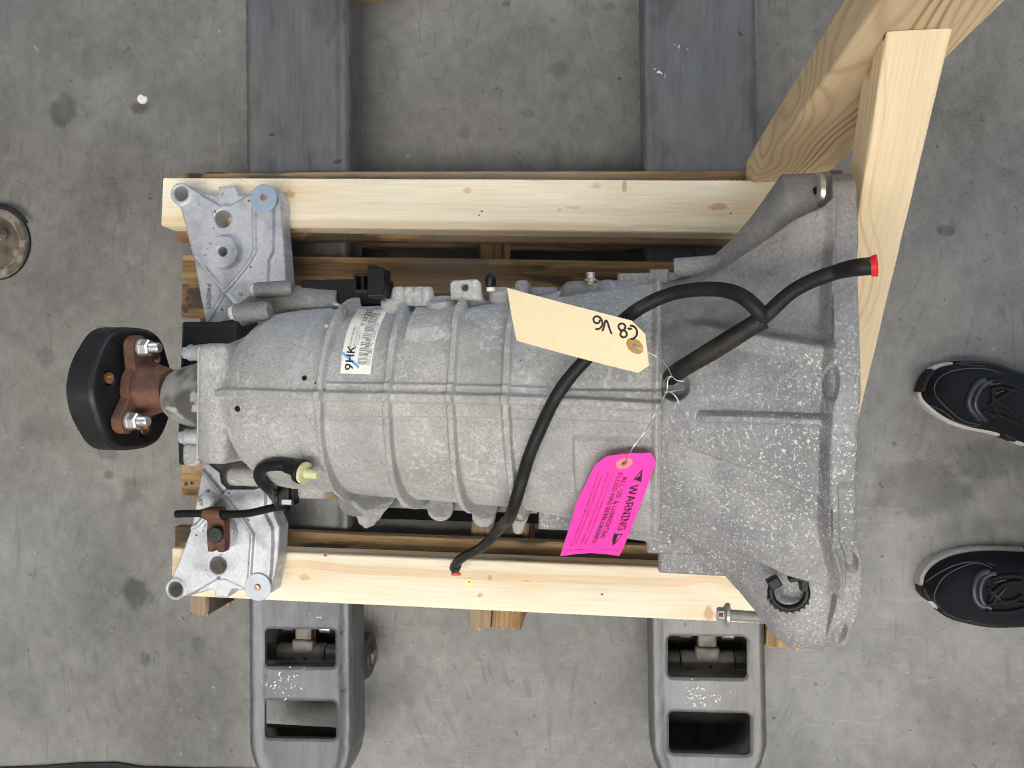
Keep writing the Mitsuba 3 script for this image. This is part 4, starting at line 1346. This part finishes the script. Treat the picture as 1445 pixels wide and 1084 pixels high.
# ------------------------------------------------------------------ specks of dirt stuck on the case
for a, b, r in ((430, 534, .0024), (336, 577, .0030), (309, 499, .0008), (446, 541, .0008), (475, 562, .0016), (735, 510, .0010)):
    s, th = st(a, b)
    q = barrel(s, th)
    nrm = math.sin(th) * EV + math.cos(th) * EW
    add('tar_spot', lathe(q + nrm * .0006, nrm, [(0, r), (.0012, r * .9), (.0018, r * .4)], 9, phase=a), 'hole_dark', G, smooth=True)

# ------------------------------------------------------------------ black vent pipe with clip on the lower left
VP = 'vent_pipe'
zq = lambda l, z: P(*l, z)
path = [over(412, 658, .415, .005), over(388, 656, .412, .005), over(371, 660, .405, .003), over(366, 672, .39, .003), over(376, 686, .37, .002), zq((388, 700), .345), zq((396, 712), .325)]
zp = float(over(412, 658, .415, .006)[2])
add('upper_pipe', tube(path, .0058, 18, 10), 'black_plastic', VP, smooth=True)
lab(VP, 'thin black plastic vent pipe bent back on itself with a pale yellow plug', 'pipe')
add('sleeve', rod(zq((404, 658), zp), zq((425, 666), zp + .006), .0064), 'black_plastic', VP)
add('sealing_collar', rod(zq((423, 665), zp + .006), zq((428, 667), zp + .008), .0112), 'black_plastic', VP)
add('plug', [rod(zq((427.5, 666.5), zp + .008), zq((432, 668), zp + .009), .0104), lathe(zq((432, 668), zp + .009), zq((453, 671), zp + .013) - zq((432, 668), zp + .009), [(0, .0046), (.008, .0042), (.0135, .0034)], 20)], 'cream_plastic', VP)
path = [zq((406, 715), .290), zq((375, 719), .280), zq((345, 725), .272), zq((325, 725.5), .268), zq((300, 725), .264), zq((249, 725.5), .258)]
add('lower_pipe', tube(path, .0046, 18, 10), 'black_plastic', VP, smooth=True)
C = add('pipe_clip', [rbox(zq((404, 698), .358), (.0064, .0105, .008), r=.0018), rbox(zq((414.5, 697), .354), (.0036, .0120, .007), r=.0018)], 'black_plastic', VP, smooth=False)
add('clip_band', rbox(zq((404.5, 708.5), .3665), (.0056, .0028, .0010), r=.0008), 'dull_zinc', C, smooth=False)
# rusty pipe bracket
RB = 'pipe_bracket'
rbp = wpoly(W([(300, 400), (340, 393), (415, 398), (418, 420), (400, 440), (440, 475), (442, 640), (437, 670), (405, 668), (400, 645), (370, 645), (368, 668), (340, 665), (333, 540), (338, 480), (303, 430)]), .235).buffer(-.0006).buffer(.0012)
add(RB, relief(rbp, lambda A, d: .238 + .014 * sst(float(P(307, 735, .235)[1]), float(P(307, 725, .235)[1]), A[:, 1]) - .0007 * sst(.0012, 0, d) + .0008 * (meshkit.fbm(np.c_[A * 120, A[:, :1] * 0], 3) - .5), .2245, step=.001, rings=(.0004, .001)), 'rust', smooth=50)
lab(RB, 'rusty bracket holding the vent pipe to the lower boss of the casting', 'pipe bracket')
add('wrap', tube([P(289, 724, .266), P(296, 725, .267), P(306, 725.5, .268), P(312, 725, .268)], [.0062, .0068, .0066, .0060], 16, 6, wob=.25), 'rust', RB, smooth=True)
q = P(305.5, 754.5, .241)
add('rubber_bolt', lathe(q, (0, 0, 1), [(0, .0096), (.0012, .0102), (.0036, .0100), (.0046, .0090), (.0048, .004)], 36), 'coupling_rubber', RB, label='dark round bolt head')

# ------------------------------------------------------------------ black Y hose
H = 'rubber_hose'
lab(H, 'black rubber breather hose forking into two capped ends over the gearbox', 'hose')
z0 = .505
lift = lambda a, b, c: P(a, b, max(c, float(bell_top(a, b)[2]) + .013))
add('sleeve', tube([P(947, 532, .490), P(965, 519, .512), lift(1010, 492, .528), lift(1045, 470, .538), lift(1077, 451, .545)], [.0066, .0072, .0074, .0072, .0071], 24, 10, wob=.10), 'hose_rubber', H, smooth=40)
add('branch', tube([lift(1068, 453, .546), lift(1085, 441, .549), lift(1106, 421, .552), lift(1140, 399, .553), lift(1180, 384, .556), P(1210, 377.5, .572), P(1230, 375.5, .574)], [.0058, .0056, .0054, .0054, .0055, .0062, .0062], 22, 10, wob=.06), 'hose_rubber', H, smooth=40)
lpath = [(1076, 448, .548), (1066, 434, .552), (1050, 420, .550), (1022, 409.5, .540), (985, 408.5, .528), (950, 414, .516), (915, 428, .508), (880, 452, .502), (845, 489, .500), (812, 523, .497), (786, 558, .490), (765, 600, .480), (748, 640, .466), (738, 672, .446), (728, 706, .414), (712, 737, .372), (692, 761, .318), (668, 779, .266), (651, 788, .238), (643, 797, .218)]
add('branch', tube([over(a, b, c, .0058) for a, b, c in lpath], [.0058] * 4 + [.0055] * 16, 22, 8, wob=.06), 'hose_rubber', H, smooth=40)
qe, qd_ = P(1231, 375.5, .574), unit(P(1240, 374.5, .576) - P(1225, 376, .574))
add('red_cap', [lathe(qe - qd_ * .001, qd_, [(0, .0070), (.0035, .0078), (.0042, .0074), (.0046, .005), (.0034, .0046)], 28)], 'red_plastic', H, label='red plastic cap on the right hose end')
qe = P(643, 799, .214)
dd = unit(P(641, 806, .197) - P(645, 795, .22))
add('hose_end', lathe(qe, dd, [(-.006, .0062), (0, .0068), (.006, .0068), (.0085, .0064)], 24), 'hose_rubber', H)
add('red_cap', lathe(P(643.5, 809, .2045), unit(np.array([.05, -.85, .45])), [(0, .0060), (.0016, .0062), (.0022, .0056), (.0022, .002)], 24), 'red_plastic', H, label='red plastic cap on the lower hose end')


# ------------------------------------------------------------------ paper tags
def sheet(cor, bend, nu=28, nv=14):
    """Bilinear patch through four world corners (u along, v across), bowed by bend(u, v) along its normal: returns put(u, v, w) in 0..1."""
    c = [np.asarray(q, float) for q in cor]
    nrm = unit(np.cross(c[1] - c[0], c[3] - c[0]))
    if nrm[2] < 0:
        nrm = -nrm

    def put(u, v, w):
        u, v = np.asarray(u, float), np.asarray(v, float)
        p = c[0] * ((1 - u) * (1 - v))[:, None] + c[1] * (u * (1 - v))[:, None] + c[2] * (u * v)[:, None] + c[3] * ((1 - u) * v)[:, None]
        return p + nrm * (bend(u, v) + np.asarray(w) * np.ones_like(u))[:, None]
    return put, np.linalg.norm(c[1] - c[0]), np.linalg.norm(c[3] - c[0])


def tag_mesh(put, LU, LV, outline, hole, thick=.0004):
    """outline in metres on the sheet (0..LU, 0..LV)."""
    poly = Polygon(outline).difference(Point(*hole[0]).buffer(hole[1]))
    m = relief(poly, lambda A, d: d * 0 + thick, 0, step=.002, rings=())
    v = np.array(m.vertices)
    m.vertices = put(v[:, 0] / LU, v[:, 1] / LV, v[:, 2])
    b = trimesh.Trimesh(put(v[:, 0] / LU, v[:, 1] / LV, v[:, 2] * 0), m.faces[:, ::-1], process=False)
    return m


def flatp(put, LU, LV, poly, lift, step=.0012):
    m = relief(poly, lambda A, d: d * 0 + lift, 0, step=step, rings=(), skirt=False)
    v = np.array(m.vertices)
    m.vertices = put(v[:, 0] / LU, v[:, 1] / LV, v[:, 2])
    return m


# manila tag: u from its far left end to the eyelet end, v from the lower edge to the upper in the picture
mz0, mz1 = .500, .528
cm = [P(729.3, 480.8, mz0), P(918, 530.6, mz1), P(909.5, 457, mz1 + .006), P(716, 406.4, mz0 + .002)]
mput, mU, mV = sheet(cm, lambda u, v: .004 * np.sin(np.pi * u) + .0012 * np.sin(np.pi * v))
ch = mU * .085
MTG = 'manila_tag'
eye = (mU * .918, mV * .52)
add(MTG, tag_mesh(mput, mU, mV, [(0, 0), (mU - ch, 0), (mU, mV * .20), (mU, mV * .80), (mU - ch, mV), (0, mV)], (eye, .0021)), 'manila', smooth=40)
lab(MTG, 'blank buff manila tag with handwritten G8 V6 and a brown eyelet patch', 'paper tag')
add('eyelet_patch', flatp(mput, mU, mV, Point(*eye).buffer(.0066).difference(Point(*eye).buffer(.0022)), .0006), 'kraft_ring', MTG, smooth=True)


def invert(put, px, py):
    """(u, v) of a tag's plane under a photo pixel."""
    u, v = .5, .5
    for _ in range(12):
        p0 = proj(put([u], [v], 0))[0]
        du = (proj(put([u + .01], [v], 0))[0] - p0) / .01
        dv = (proj(put([u], [v + .01], 0))[0] - p0) / .01
        s = np.linalg.solve(np.stack([du, dv], 1), np.array([px, py]) - p0)
        u, v = u + s[0], v + s[1]
    return u, v


Z7 = lambda l: zm(l, 700, 340, 4.17)
strokes = [[(611, 466), (606, 481), (592, 485), (578, 474), (575, 458), (587, 445), (604, 446), (618, 458), (627, 479), (624, 500), (610, 516), (588, 518)],
           [(625, 528), (638, 498), (648, 468), (664, 500), (685, 544)],
           [(752, 524), (738, 527), (724, 514), (724, 495), (738, 487), (755, 492), (762, 508), (752, 524), (738, 536), (733, 552), (744, 566), (762, 565), (771, 550), (764, 534), (752, 524)],
           [(776, 512), (792, 519), (797, 512)], [(789, 500), (808, 502), (825, 518), (831, 540), (824, 562), (808, 575), (795, 578)]]
sm = []
for l in strokes:
    uv_ = np.array([invert(mput, *q) for q in Z7(l)])
    w = mput(uv_[:, 0], uv_[:, 1], .0006)
    t = tube(w, .00078, 8, 6)
    c0 = mput(np.array([.8]), np.array([.5]), .0006)[0]
    sm.append(t)
add('handwriting', sm, 'ink', MTG, smooth=True)
we = mput([eye[0] / mU], [eye[1] / mV], .0012)[0]
hole_top = P(944, 529, .506)
twist = []
for ph in (0, np.pi):
    base = np.array([we + (np.array(P(928, 504, .531)) - we) * t for t in np.linspace(0, 1, 26)])
    a = np.linspace(0, 9 * np.pi, 26) + ph
    base[:, 1] += .00045 * np.cos(a)
    base[:, 2] += .00045 * np.sin(a)
    twist.append(tube(base, .00035, 6, 2))
twist.append(tube([P(927, 503.5, .531), P(936, 511, .526), P(944, 522, .518), P(951, 534, .512), P(966, 537.5, .512)], .00038, 8, 8))
twist.append(tube([P(951, 534, .512), P(945, 531, .514), P(938, 538, .507), P(935.5, 545, .498)], .00036, 8, 8))
add('tie_wire', twist, 'wire', MTG, smooth=True)

# pink tag: u along its reading direction (down the picture), v across towards the letters' tops
PT = 'pink_tag'
ptop = top_z(890, 648)
za, zb = ptop + .022, .392
cpk = [P(847, 640.0, za - .004), P(790.3, 785.5, zb - .006), P(875.5, 785.5, zb + .006), P(931, 637.0, za)]
pput, pU, pV = sheet(cpk, lambda u, v: .006 * np.sin(np.pi * np.clip(u, 0, 1)) + .0028 * np.sin(np.pi * v) * (.3 + u))
eyp = (pU * .085, pV * .50)
inv = lambda x, y: (lambda q: (q[0] * pU, q[1] * pV))(invert(pput, *zm([(x, y)], 780, 620, 6.025)[0]))
ol = [inv(*q) for q in ((460, 141), (357, 218), (205, 530), (62, 991), (200, 972), (325, 962), (450, 972), (568, 989), (720, 620), (876, 190), (838, 114), (650, 117))]
eyp = inv(608, 201)
add(PT, tag_mesh(pput, pU, pV, ol, (eyp, .0020)), 'pink_paper', smooth=40)
lab(PT, 'hot pink WARNING tag about drained oil hanging over the gearbox side', 'paper tag')
add('eyelet_patch', flatp(pput, pU, pV, Point(*eyp).buffer(.0066).difference(Point(*eyp).buffer(.0021)), .0005), 'pink_ring', PT, smooth=True)


def pline(text, a, b, h, bold=False):
    """A line of print from crop point a to crop point b (its baseline)."""
    a, b = np.array(inv(*a)), np.array(inv(*b))
    L = np.linalg.norm(b - a)
    e = (b - a) / L
    n = np.array([-e[1], e[0]])
    if n[1] < 0:
        n = -n

    def put(u, v, w):
        q = a + np.multiply.outer(u, e) + np.multiply.outer(v, n)
        return pput(q[:, 0] / pU, q[:, 1] / pV, w + .0004)
    return text_at(text, h, put, 0, 0, L, bold)


add('large_print', [pline('WARNING', (664, 384), (547, 775), .0062, True)], 'ink', PT, smooth=False)
add('medium_print', [pline('ALL OIL & LUBRICATING', (598, 312), (402, 838), .0036, True), pline('FLUID HAS BEEN DRAINED!', (557, 276), (330, 880), .0036, True)], 'ink', PT, smooth=False)
add('small_print', [pline(t, a, b, .0015) for t, a, b in (('PLEASE FILL OIL TO MANUFACTURERS SPECIFICATIONS', (508, 266), (266, 888)), ('BEFORE OPERATION OR USE OF THIS PART/ASSEMBLY!', (470, 270), (232, 888)), ('THE REPLACEMENT OF GASKETS, SEALS AND FILTER', (414, 290), (186, 882)), ('SHOULD BE PERFORMED BEFORE THE ADDITION OF FLUID', (388, 262), (146, 908)))] +
    [pline('RECYCLED CORE PARTS RETURN', (118, 945), (330, 936), .0011), pline('KEEP TAG WITH UNIT UNTIL FILLED', (352, 934), (556, 944), .0011)][:0], 'ink', PT, smooth=False)
tri = []
for outer, inn in ((((766, 243), (668, 358), (700, 338), (752, 362)), ((752, 275), (700, 330), (742, 306))), (((597, 803), (521, 795), (505, 850), (511, 906)), ((586, 811), (556, 808), (528, 872)))):
    po = Polygon([inv(*q) for q in outer]).buffer(0)
    po = po.difference(Polygon([inv(*q) for q in inn]).buffer(0))
    for g_ in getattr(po, 'geoms', [po]):
        tri.append(flatp(pput, pU, pV, g_, .00055, .0006))
    add('warning_arrow', tri, 'ink', PT, smooth=True)
    tri = []
lines = []
for a, b in (((118, 941), (330, 926)), ((352, 925), (556, 940))):
    k = 22
    for i in range(k):
        f0, f1 = i / k, (i + .8) / k
        q0, q1 = np.array(inv(a[0] + (b[0] - a[0]) * f0, a[1] + (b[1] - a[1]) * f0)), np.array(inv(a[0] + (b[0] - a[0]) * f1, a[1] + (b[1] - a[1]) * f1))
        lines.append(flatp(pput, pU, pV, LineString([q0, q1]).buffer(.00042), .0005, .0008))
add('fine_print', lines, 'ink', PT, smooth=True)
we = pput([eyp[0] / pU], [eyp[1] / pV], .001)[0]
add('tie_wire', [tube([we + np.array([-.002, -.003, .0]), we + np.array([.001, .002, .003]), P(897, 626, za + .006), P(907, 614, za + .006), P(922, 588, .516), P(939, 556, .512), P(941.5, 548, .512), P(942, 538, .513), P(948, 531, .513)], .00045, 8, 8),
                 tube([P(938, 553.5, .511), P(950, 552, .511), P(966, 549, .505)], .00042, 8, 8), tube([P(941, 553, .511), P(950, 556, .513), P(957, 566, .512), P(959, 578, .508), P(961.5, 591, .503)], .00042, 8, 8)], 'wire', PT, smooth=True)

# ------------------------------------------------------------------ hose clip and long bolt at the lower ear
HCL = 'hose_clip'
czz = float(bell_top(1112, 838)[2])
cc = P(1113, 836, czz + .012)
nz = unit(np.array([.15, -.25, 1.0]))
a_, u_, w_ = frame_of(nz, (0, 1, 0))
ring = []
for t in np.radians(np.linspace(140, 415, 40)):
    ring.append(cc + .0142 * (math.cos(t) * np.array([1, 0, 0]) + math.sin(t) * np.array([0, .95, .1])))
rg = tube(ring, .0029, 12, 3)
add('ring', rg, 'black_plastic', HCL, smooth=True)
lab(HCL, 'open black plastic hose clip on the lower ear of the bell housing', 'hose clip')
add('jaw', [rbox(P(1092, 822, czz + .012), (.0050, .0044, .005), np.array([[.86, .5, 0], [-.5, .86, 0], [0, 0, 1]]), r=.0012)], 'black_plastic', HCL, smooth=False)
add('jaw', [rbox(P(1124, 815, czz + .013), (.0066, .0022, .005), np.array([[.97, .24, 0], [-.24, .97, 0], [0, 0, 1]]), r=.001), rbox(P(1134, 823, czz + .012), (.0030, .006, .005), r=.001)], 'black_plastic', HCL, smooth=False)
sc = []
for t in np.radians(np.linspace(200, 330, 9)):
    q = cc + .0168 * (math.cos(t) * np.array([1, 0, 0]) + math.sin(t) * np.array([0, .95, .1]))
    sc.append(rbox(q, (.0012, .0012, .0028), r=.0004))
add('teeth', sc, 'black_plastic', HCL, smooth=False, kind='stuff')

LB = 'long_bolt'
zb_ = .408
b0, b1 = P(1010, 866.5, zb_), P(1096, 873, zb_)
bd = unit(b1 - b0)
hl = np.linalg.norm(P(1024, 868, zb_) - b0)
add('threaded_shank', threads(b0 + bd * (hl + .002), bd, .0053, np.linalg.norm(b1 - b0) - hl, .0019), 'zinc', LB, smooth=False)
lab(LB, 'long silver flanged bolt threaded through the lower bell housing ear', 'bolt')
add('head', [hexhead(b0 + bd * hl, -bd, .0064, hl - .0005, .2)], 'zinc', LB)
add('flange', lathe(b0 + bd * hl, bd, [(-.0022, .0064), (0, .0104), (.0022, .0112), (.003, .0104), (.003, .005)], 36), 'zinc', LB)
add('rust_spot', rbox(b0 + bd * hl * .45 + np.array([0, .001, .0055]), (.0018, .0018, .0004), r=.0003), 'rust', LB, smooth=False)
add('bolt_lug', rbox(P(1104, 868, zb_ + .002), (.014, .016, .014), ax3, r=.006), 'bell_aluminium', G, smooth=True)

# ------------------------------------------------------------------ person: two shoes and trouser legs
PN = 'person'
lab(PN, 'person standing at the right edge in black mesh running shoes with white soles', 'person')
r5 = np.random.default_rng(5)


def shoe(out_px, tongue_side, white_arcs, key_label, flip):
    zt = .035
    o = smooth_poly([tuple(P(a, b, .022)[:2]) for a, b in out_px], 8)
    foot = Polygon(o).buffer(0)
    sole = foot
    upper = foot.buffer(-.0035)
    x0 = foot.bounds[0]
    cy = lambda x: np.interp(x, cx_, cy_)
    xs = np.linspace(x0 + .004, foot.bounds[2] - .004, 40)
    cx_, cy_ = [], []
    for x in xs:
        g = foot.intersection(LineString([(x, -2), (x, 2)]))
        cx_.append(x)
        cy_.append((g.bounds[1] + g.bounds[3]) / 2)

    def sole_h(A, d):
        return .017 + .004 * sst(x0 + .05, x0, A[:, 0]) - .003 * sst(.003, 0, d)

    def up_h(A, d):
        t = A[:, 0] - x0
        top = .062 + .030 * sst(.03, .20, t) + .02 * sst(.18, .28, t)
        r = .030
        e = np.minimum(d, r) / r
        return .021 + (top - .021) * np.sqrt(np.maximum(0, 1 - (1 - e) ** 2.2)) ** 1.1
    S = PN + '__shoe' if PN + '__shoe' not in scene else PN + '__shoe_001'
    add('shoe', relief(upper, up_h, .010, step=.0022), 'shoe_knit', PN, smooth=True, label=key_label)
    add('sole', relief(sole, sole_h, .0, step=.003), 'white_rubber', S, smooth=40)
    # dark toe bumper and side overlays that hide most of the white sole
    bt = cKDTree(np.array(upper.exterior.segmentize(.0008).coords))
    ut = up_h

    def on(l, lift=.0008):
        A = np.array([P(a, b, .05)[:2] for a, b in l])
        for _ in range(6):
            d = bt.query(A)[0]
            ins = shapely.contains_xy(upper, A[:, 0], A[:, 1])
            z = np.where(ins, up_h(A, d), .03)
            A = np.array([P(a, b, float(zz))[:2] for (a, b), zz in zip(l, z)])
        return np.c_[A, z + lift]
    wh = [Point(*P(a, b, .025)[:2]).buffer(r / 960) for a, b, r in white_arcs]
    bump = foot.buffer(.0012).difference(foot.buffer(-.0105))
    cutw = unary_union(wh)
    cutw = cutw.intersection(foot.buffer(.003).difference(foot.buffer(-.0042)))
    bump = bump.difference(cutw).buffer(-.0006).buffer(.0006)
    parts = [relief(b, lambda A, d: .030 - .004 * sst(.003, 0, d), .006, step=.003, rings=(.001, .002)) for b in getattr(bump, 'geoms', [bump]) if b.area > 2e-5]
    add('toe_guard', parts, 'shoe_skin', S, smooth=40)
    return S, on, up_h, upper


S1, on1, uh1, up1 = shoe([(1297, 560), (1299, 545), (1306, 530), (1322, 517), (1345, 511), (1375, 510.5), (1405, 515), (1430, 524), (1460, 534), (1520, 545), (1575, 555), (1592, 580), (1585, 612), (1550, 628), (1500, 636), (1455, 632), (1410, 615), (1372, 607), (1345, 598), (1322, 585), (1305, 571)],
                         1, [(1318, 585, 26), (1345, 604, 22), (1375, 616, 20), (1400, 620, 14), (1440, 634, 12), (1330, 508, 17), (1298, 563, 9)], 'left black mesh running shoe with white sole edge', False)
S2, on2, uh2, up2 = shoe([(1299, 826), (1302, 812), (1312, 798), (1330, 787), (1355, 779), (1390, 775), (1440, 776), (1500, 778), (1560, 784), (1590, 805), (1594, 840), (1575, 865), (1520, 876), (1470, 880), (1430, 883), (1395, 883), (1360, 877), (1330, 866), (1310, 848), (1301, 838)],
                         -1, [(1312, 795, 18), (1335, 780, 18), (1362, 771, 19), (1392, 768, 17), (1420, 768, 16), (1440, 768, 14), (1311, 862, 13), (1299, 820, 8)], 'right black mesh running shoe with white sole edge', True)


def piping(S, on, curves, r=.0008):
    add('piping', [tube(on(l), r, 8, 8) for l in curves], 'shoe_piping', S, smooth=True)


K1 = lambda l: zm(l, 1270, 490, 6.777)
K2 = lambda l: zm(l, 1240, 480, 2.5805)
piping(S1, on1, [K1([(960, 255), (850, 215), (650, 205), (480, 235), (370, 300), (325, 400), (370, 500), (480, 610), (600, 700), (750, 735)]), K1([(285, 560), (360, 585), (450, 640), (540, 710), (640, 745), (770, 730)]), K1([(530, 155), (680, 175), (820, 185)])])
piping(S2, on2, [K2([(410, 830), (350, 812), (290, 830), (230, 870), (205, 915), (215, 965), (260, 1000), (340, 1018)]), K2([(170, 880), (250, 830), (330, 808), (420, 820)])])
for S, on, tl, lc in ((S1, on1, K1([(810, 320), (740, 350), (680, 430), (655, 540), (690, 610), (760, 690)]), [K1([(830, 330), (930, 320), (1010, 345), (1100, 380)]), K1([(860, 420), (960, 390), (1060, 410), (1130, 430)]), K1([(800, 600), (860, 640), (960, 660), (1060, 700), (1130, 735)]), K1([(840, 560), (960, 480), (1060, 420)]), K1([(870, 480), (980, 560), (1100, 640)]), K1([(900, 400), (880, 520), (930, 640)])]),
                      (S2, on2, K2([(400, 845), (360, 860), (345, 910), (355, 950), (385, 970)]), [K2([(410, 870), (450, 860), (520, 862)]), K2([(395, 900), (450, 950), (520, 930)]), K2([(400, 950), (450, 890), (520, 880)]), K2([(385, 965), (430, 955), (529, 960)]), K2([(390, 985), (450, 990), (529, 975)])])):
    add('tongue', [tube(on(tl, .001), .0042, 12, 8), tube(on([(a + 9, b + 2) for a, b in tl], .001), .0034, 12, 8)], 'shoe_shiny', S, smooth=True)
    add('lace', [tube(on(l, .0022), .0024, 10, 8) for l in lc], 'lace', S, smooth=True)
    for l in lc[:3]:
        add('lace_trim', tube(on([(a + 3, b + 4) for a, b in l[:2]], .0036), .0007, 6, 6), 'shoe_piping', S, smooth=True)
for (x, y), s in (((1550, 590), 1), ((1548, 830), -1)):
    q = P(x, y, .03)
    add('trouser_leg', tube([q + np.array([0.03, 0, .07]), q + np.array([.035, 0, .2]), q + np.array([.04, s * .005, .42]), q + np.array([.05, s * .01, .62])], [.062, .064, .072, .088], 28, 8, wob=.05), 'denim', PN, smooth=True)

# ------------------------------------------------------------------ round dirty stand foot at the left edge
SB = 'stand_base'
lab(SB, 'dirty round metal stand base with pale worn rim at the left edge', 'stand base')
c = P(-8, 343, .008)
Rb = .058
c0_ = c * np.array([1, 1, 0])
add('rubber_edge', lathe(c0_, (0, 0, 1), [(.0005, Rb + .001), (.003, Rb + .001), (.0034, Rb - .002)], 64, cap1=False), 'tyre_rubber', SB, smooth=40)
add('rim', lathe(c0_, (0, 0, 1), [(.002, Rb - .001), (.007, Rb), (.0105, Rb - .0015), (.012, Rb - .005), (.0115, Rb - .010), (.0075, Rb - .0145), (.0050, Rb - .017)], 64, cap0=False, cap1=False), 'dirty_rim', SB, smooth=40)
add('dish', lathe(c0_, (0, 0, 1), [(.0055, Rb - .0155), (.0048, Rb - .022), (.0045, .022), (.004, .001)], 64, cap0=False), 'dirty_dish', SB, smooth=40)
for a, b, r in ((27, 322, .0042), (24, 356, .0062), (30, 361, .0034), (1, 381, .0040), (16, 376, .003), (30, 335, .0026)):
    q = P(a, b, .0075)
    add('bolt', [hexhead(q + np.array([0, 0, -.003]), (0, 0, 1), r, .005, a), lathe(q + np.array([0, 0, -.004]), (0, 0, 1), [(0, r * 1.3), (.002, r * 1.3), (.003, r)], 20)], 'dirty_rim', SB)
q = P(-6, 330, .03)
add('stem', tube([q * np.array([1, 1, 0]) + np.array([-.004, .002, .012]), q + np.array([-.010, .004, .08]), q + np.array([-.04, .008, .60])], [.009, .008, .008], 24), 'dirty_rim', SB, smooth=True)
add('curved_shroud', tube([P(-14, 291, .014), P(6, 292, .014), P(24, 300, .013), P(38, 314, .012)], [.0035, .0045, .004, .002], 14), 'tyre_rubber', SB, smooth=True)

add('added_shade_box', rbox(P(-52, 215, .0) * np.array([1, 1, 0]) + np.array([-.02, 0, .33]), (.060, .062, .33), r=.006), 'dark_steel', SB)  # unseen box, added to darken the floor at the left edge

# ------------------------------------------------------------------ small things
q = P(203, 141, 0)
pp_ = smooth_poly([tuple(P(a, b, 0)[:2]) for a, b in ((197, 137), (202, 135), (206, 138), (208, 137), (209, 142), (206, 146), (200, 147), (196, 143))], 4)
add('paper_scrap', relief(Polygon(pp_), lambda A, d: .002 + .004 * meshkit.fbm(np.c_[A * 180, A[:, :1] * 0], 3), .0005, step=.0008), 'chip_white', smooth=40)
lab('paper_scrap', 'crumpled white scrap on the floor at the upper left', 'paper scrap')
a, b = P(480, 4, .02), P(640, -9, .02)
lumber('loose_plank', P(440, -2, .012) * np.array([1, 1, 0]) + np.array([0, .018, .012]), P(612, -14, .012) * np.array([1, 1, 0]) + np.array([0, .018, .012]), .05, .022, 'pallet_wood', r=.002, rough=.001, seed=33)
lab('loose_plank', 'weathered plank end lying on the floor between the forks at the top edge', 'plank')
mt_ = Polygon([tuple(P(a, b, .0)[:2]) for a, b in ((-60, 1084), (60, 1080), (110, 1076), (165, 1075), (200, 1081), (280, 1083), (370, 1084), (370, 1200), (-60, 1200))]).buffer(-.004).buffer(.004)
add('dark_floor_sheet', relief(mt_, lambda A, d: .004 + .012 * sst(0, .03, d), .0005, step=.008, rings=(.001, .003, .008)), 'tyre_rubber', smooth=True)  # low dark sheet with a sloping edge
lab('dark_floor_sheet', 'low dark sheet at the bottom left corner', 'mat')
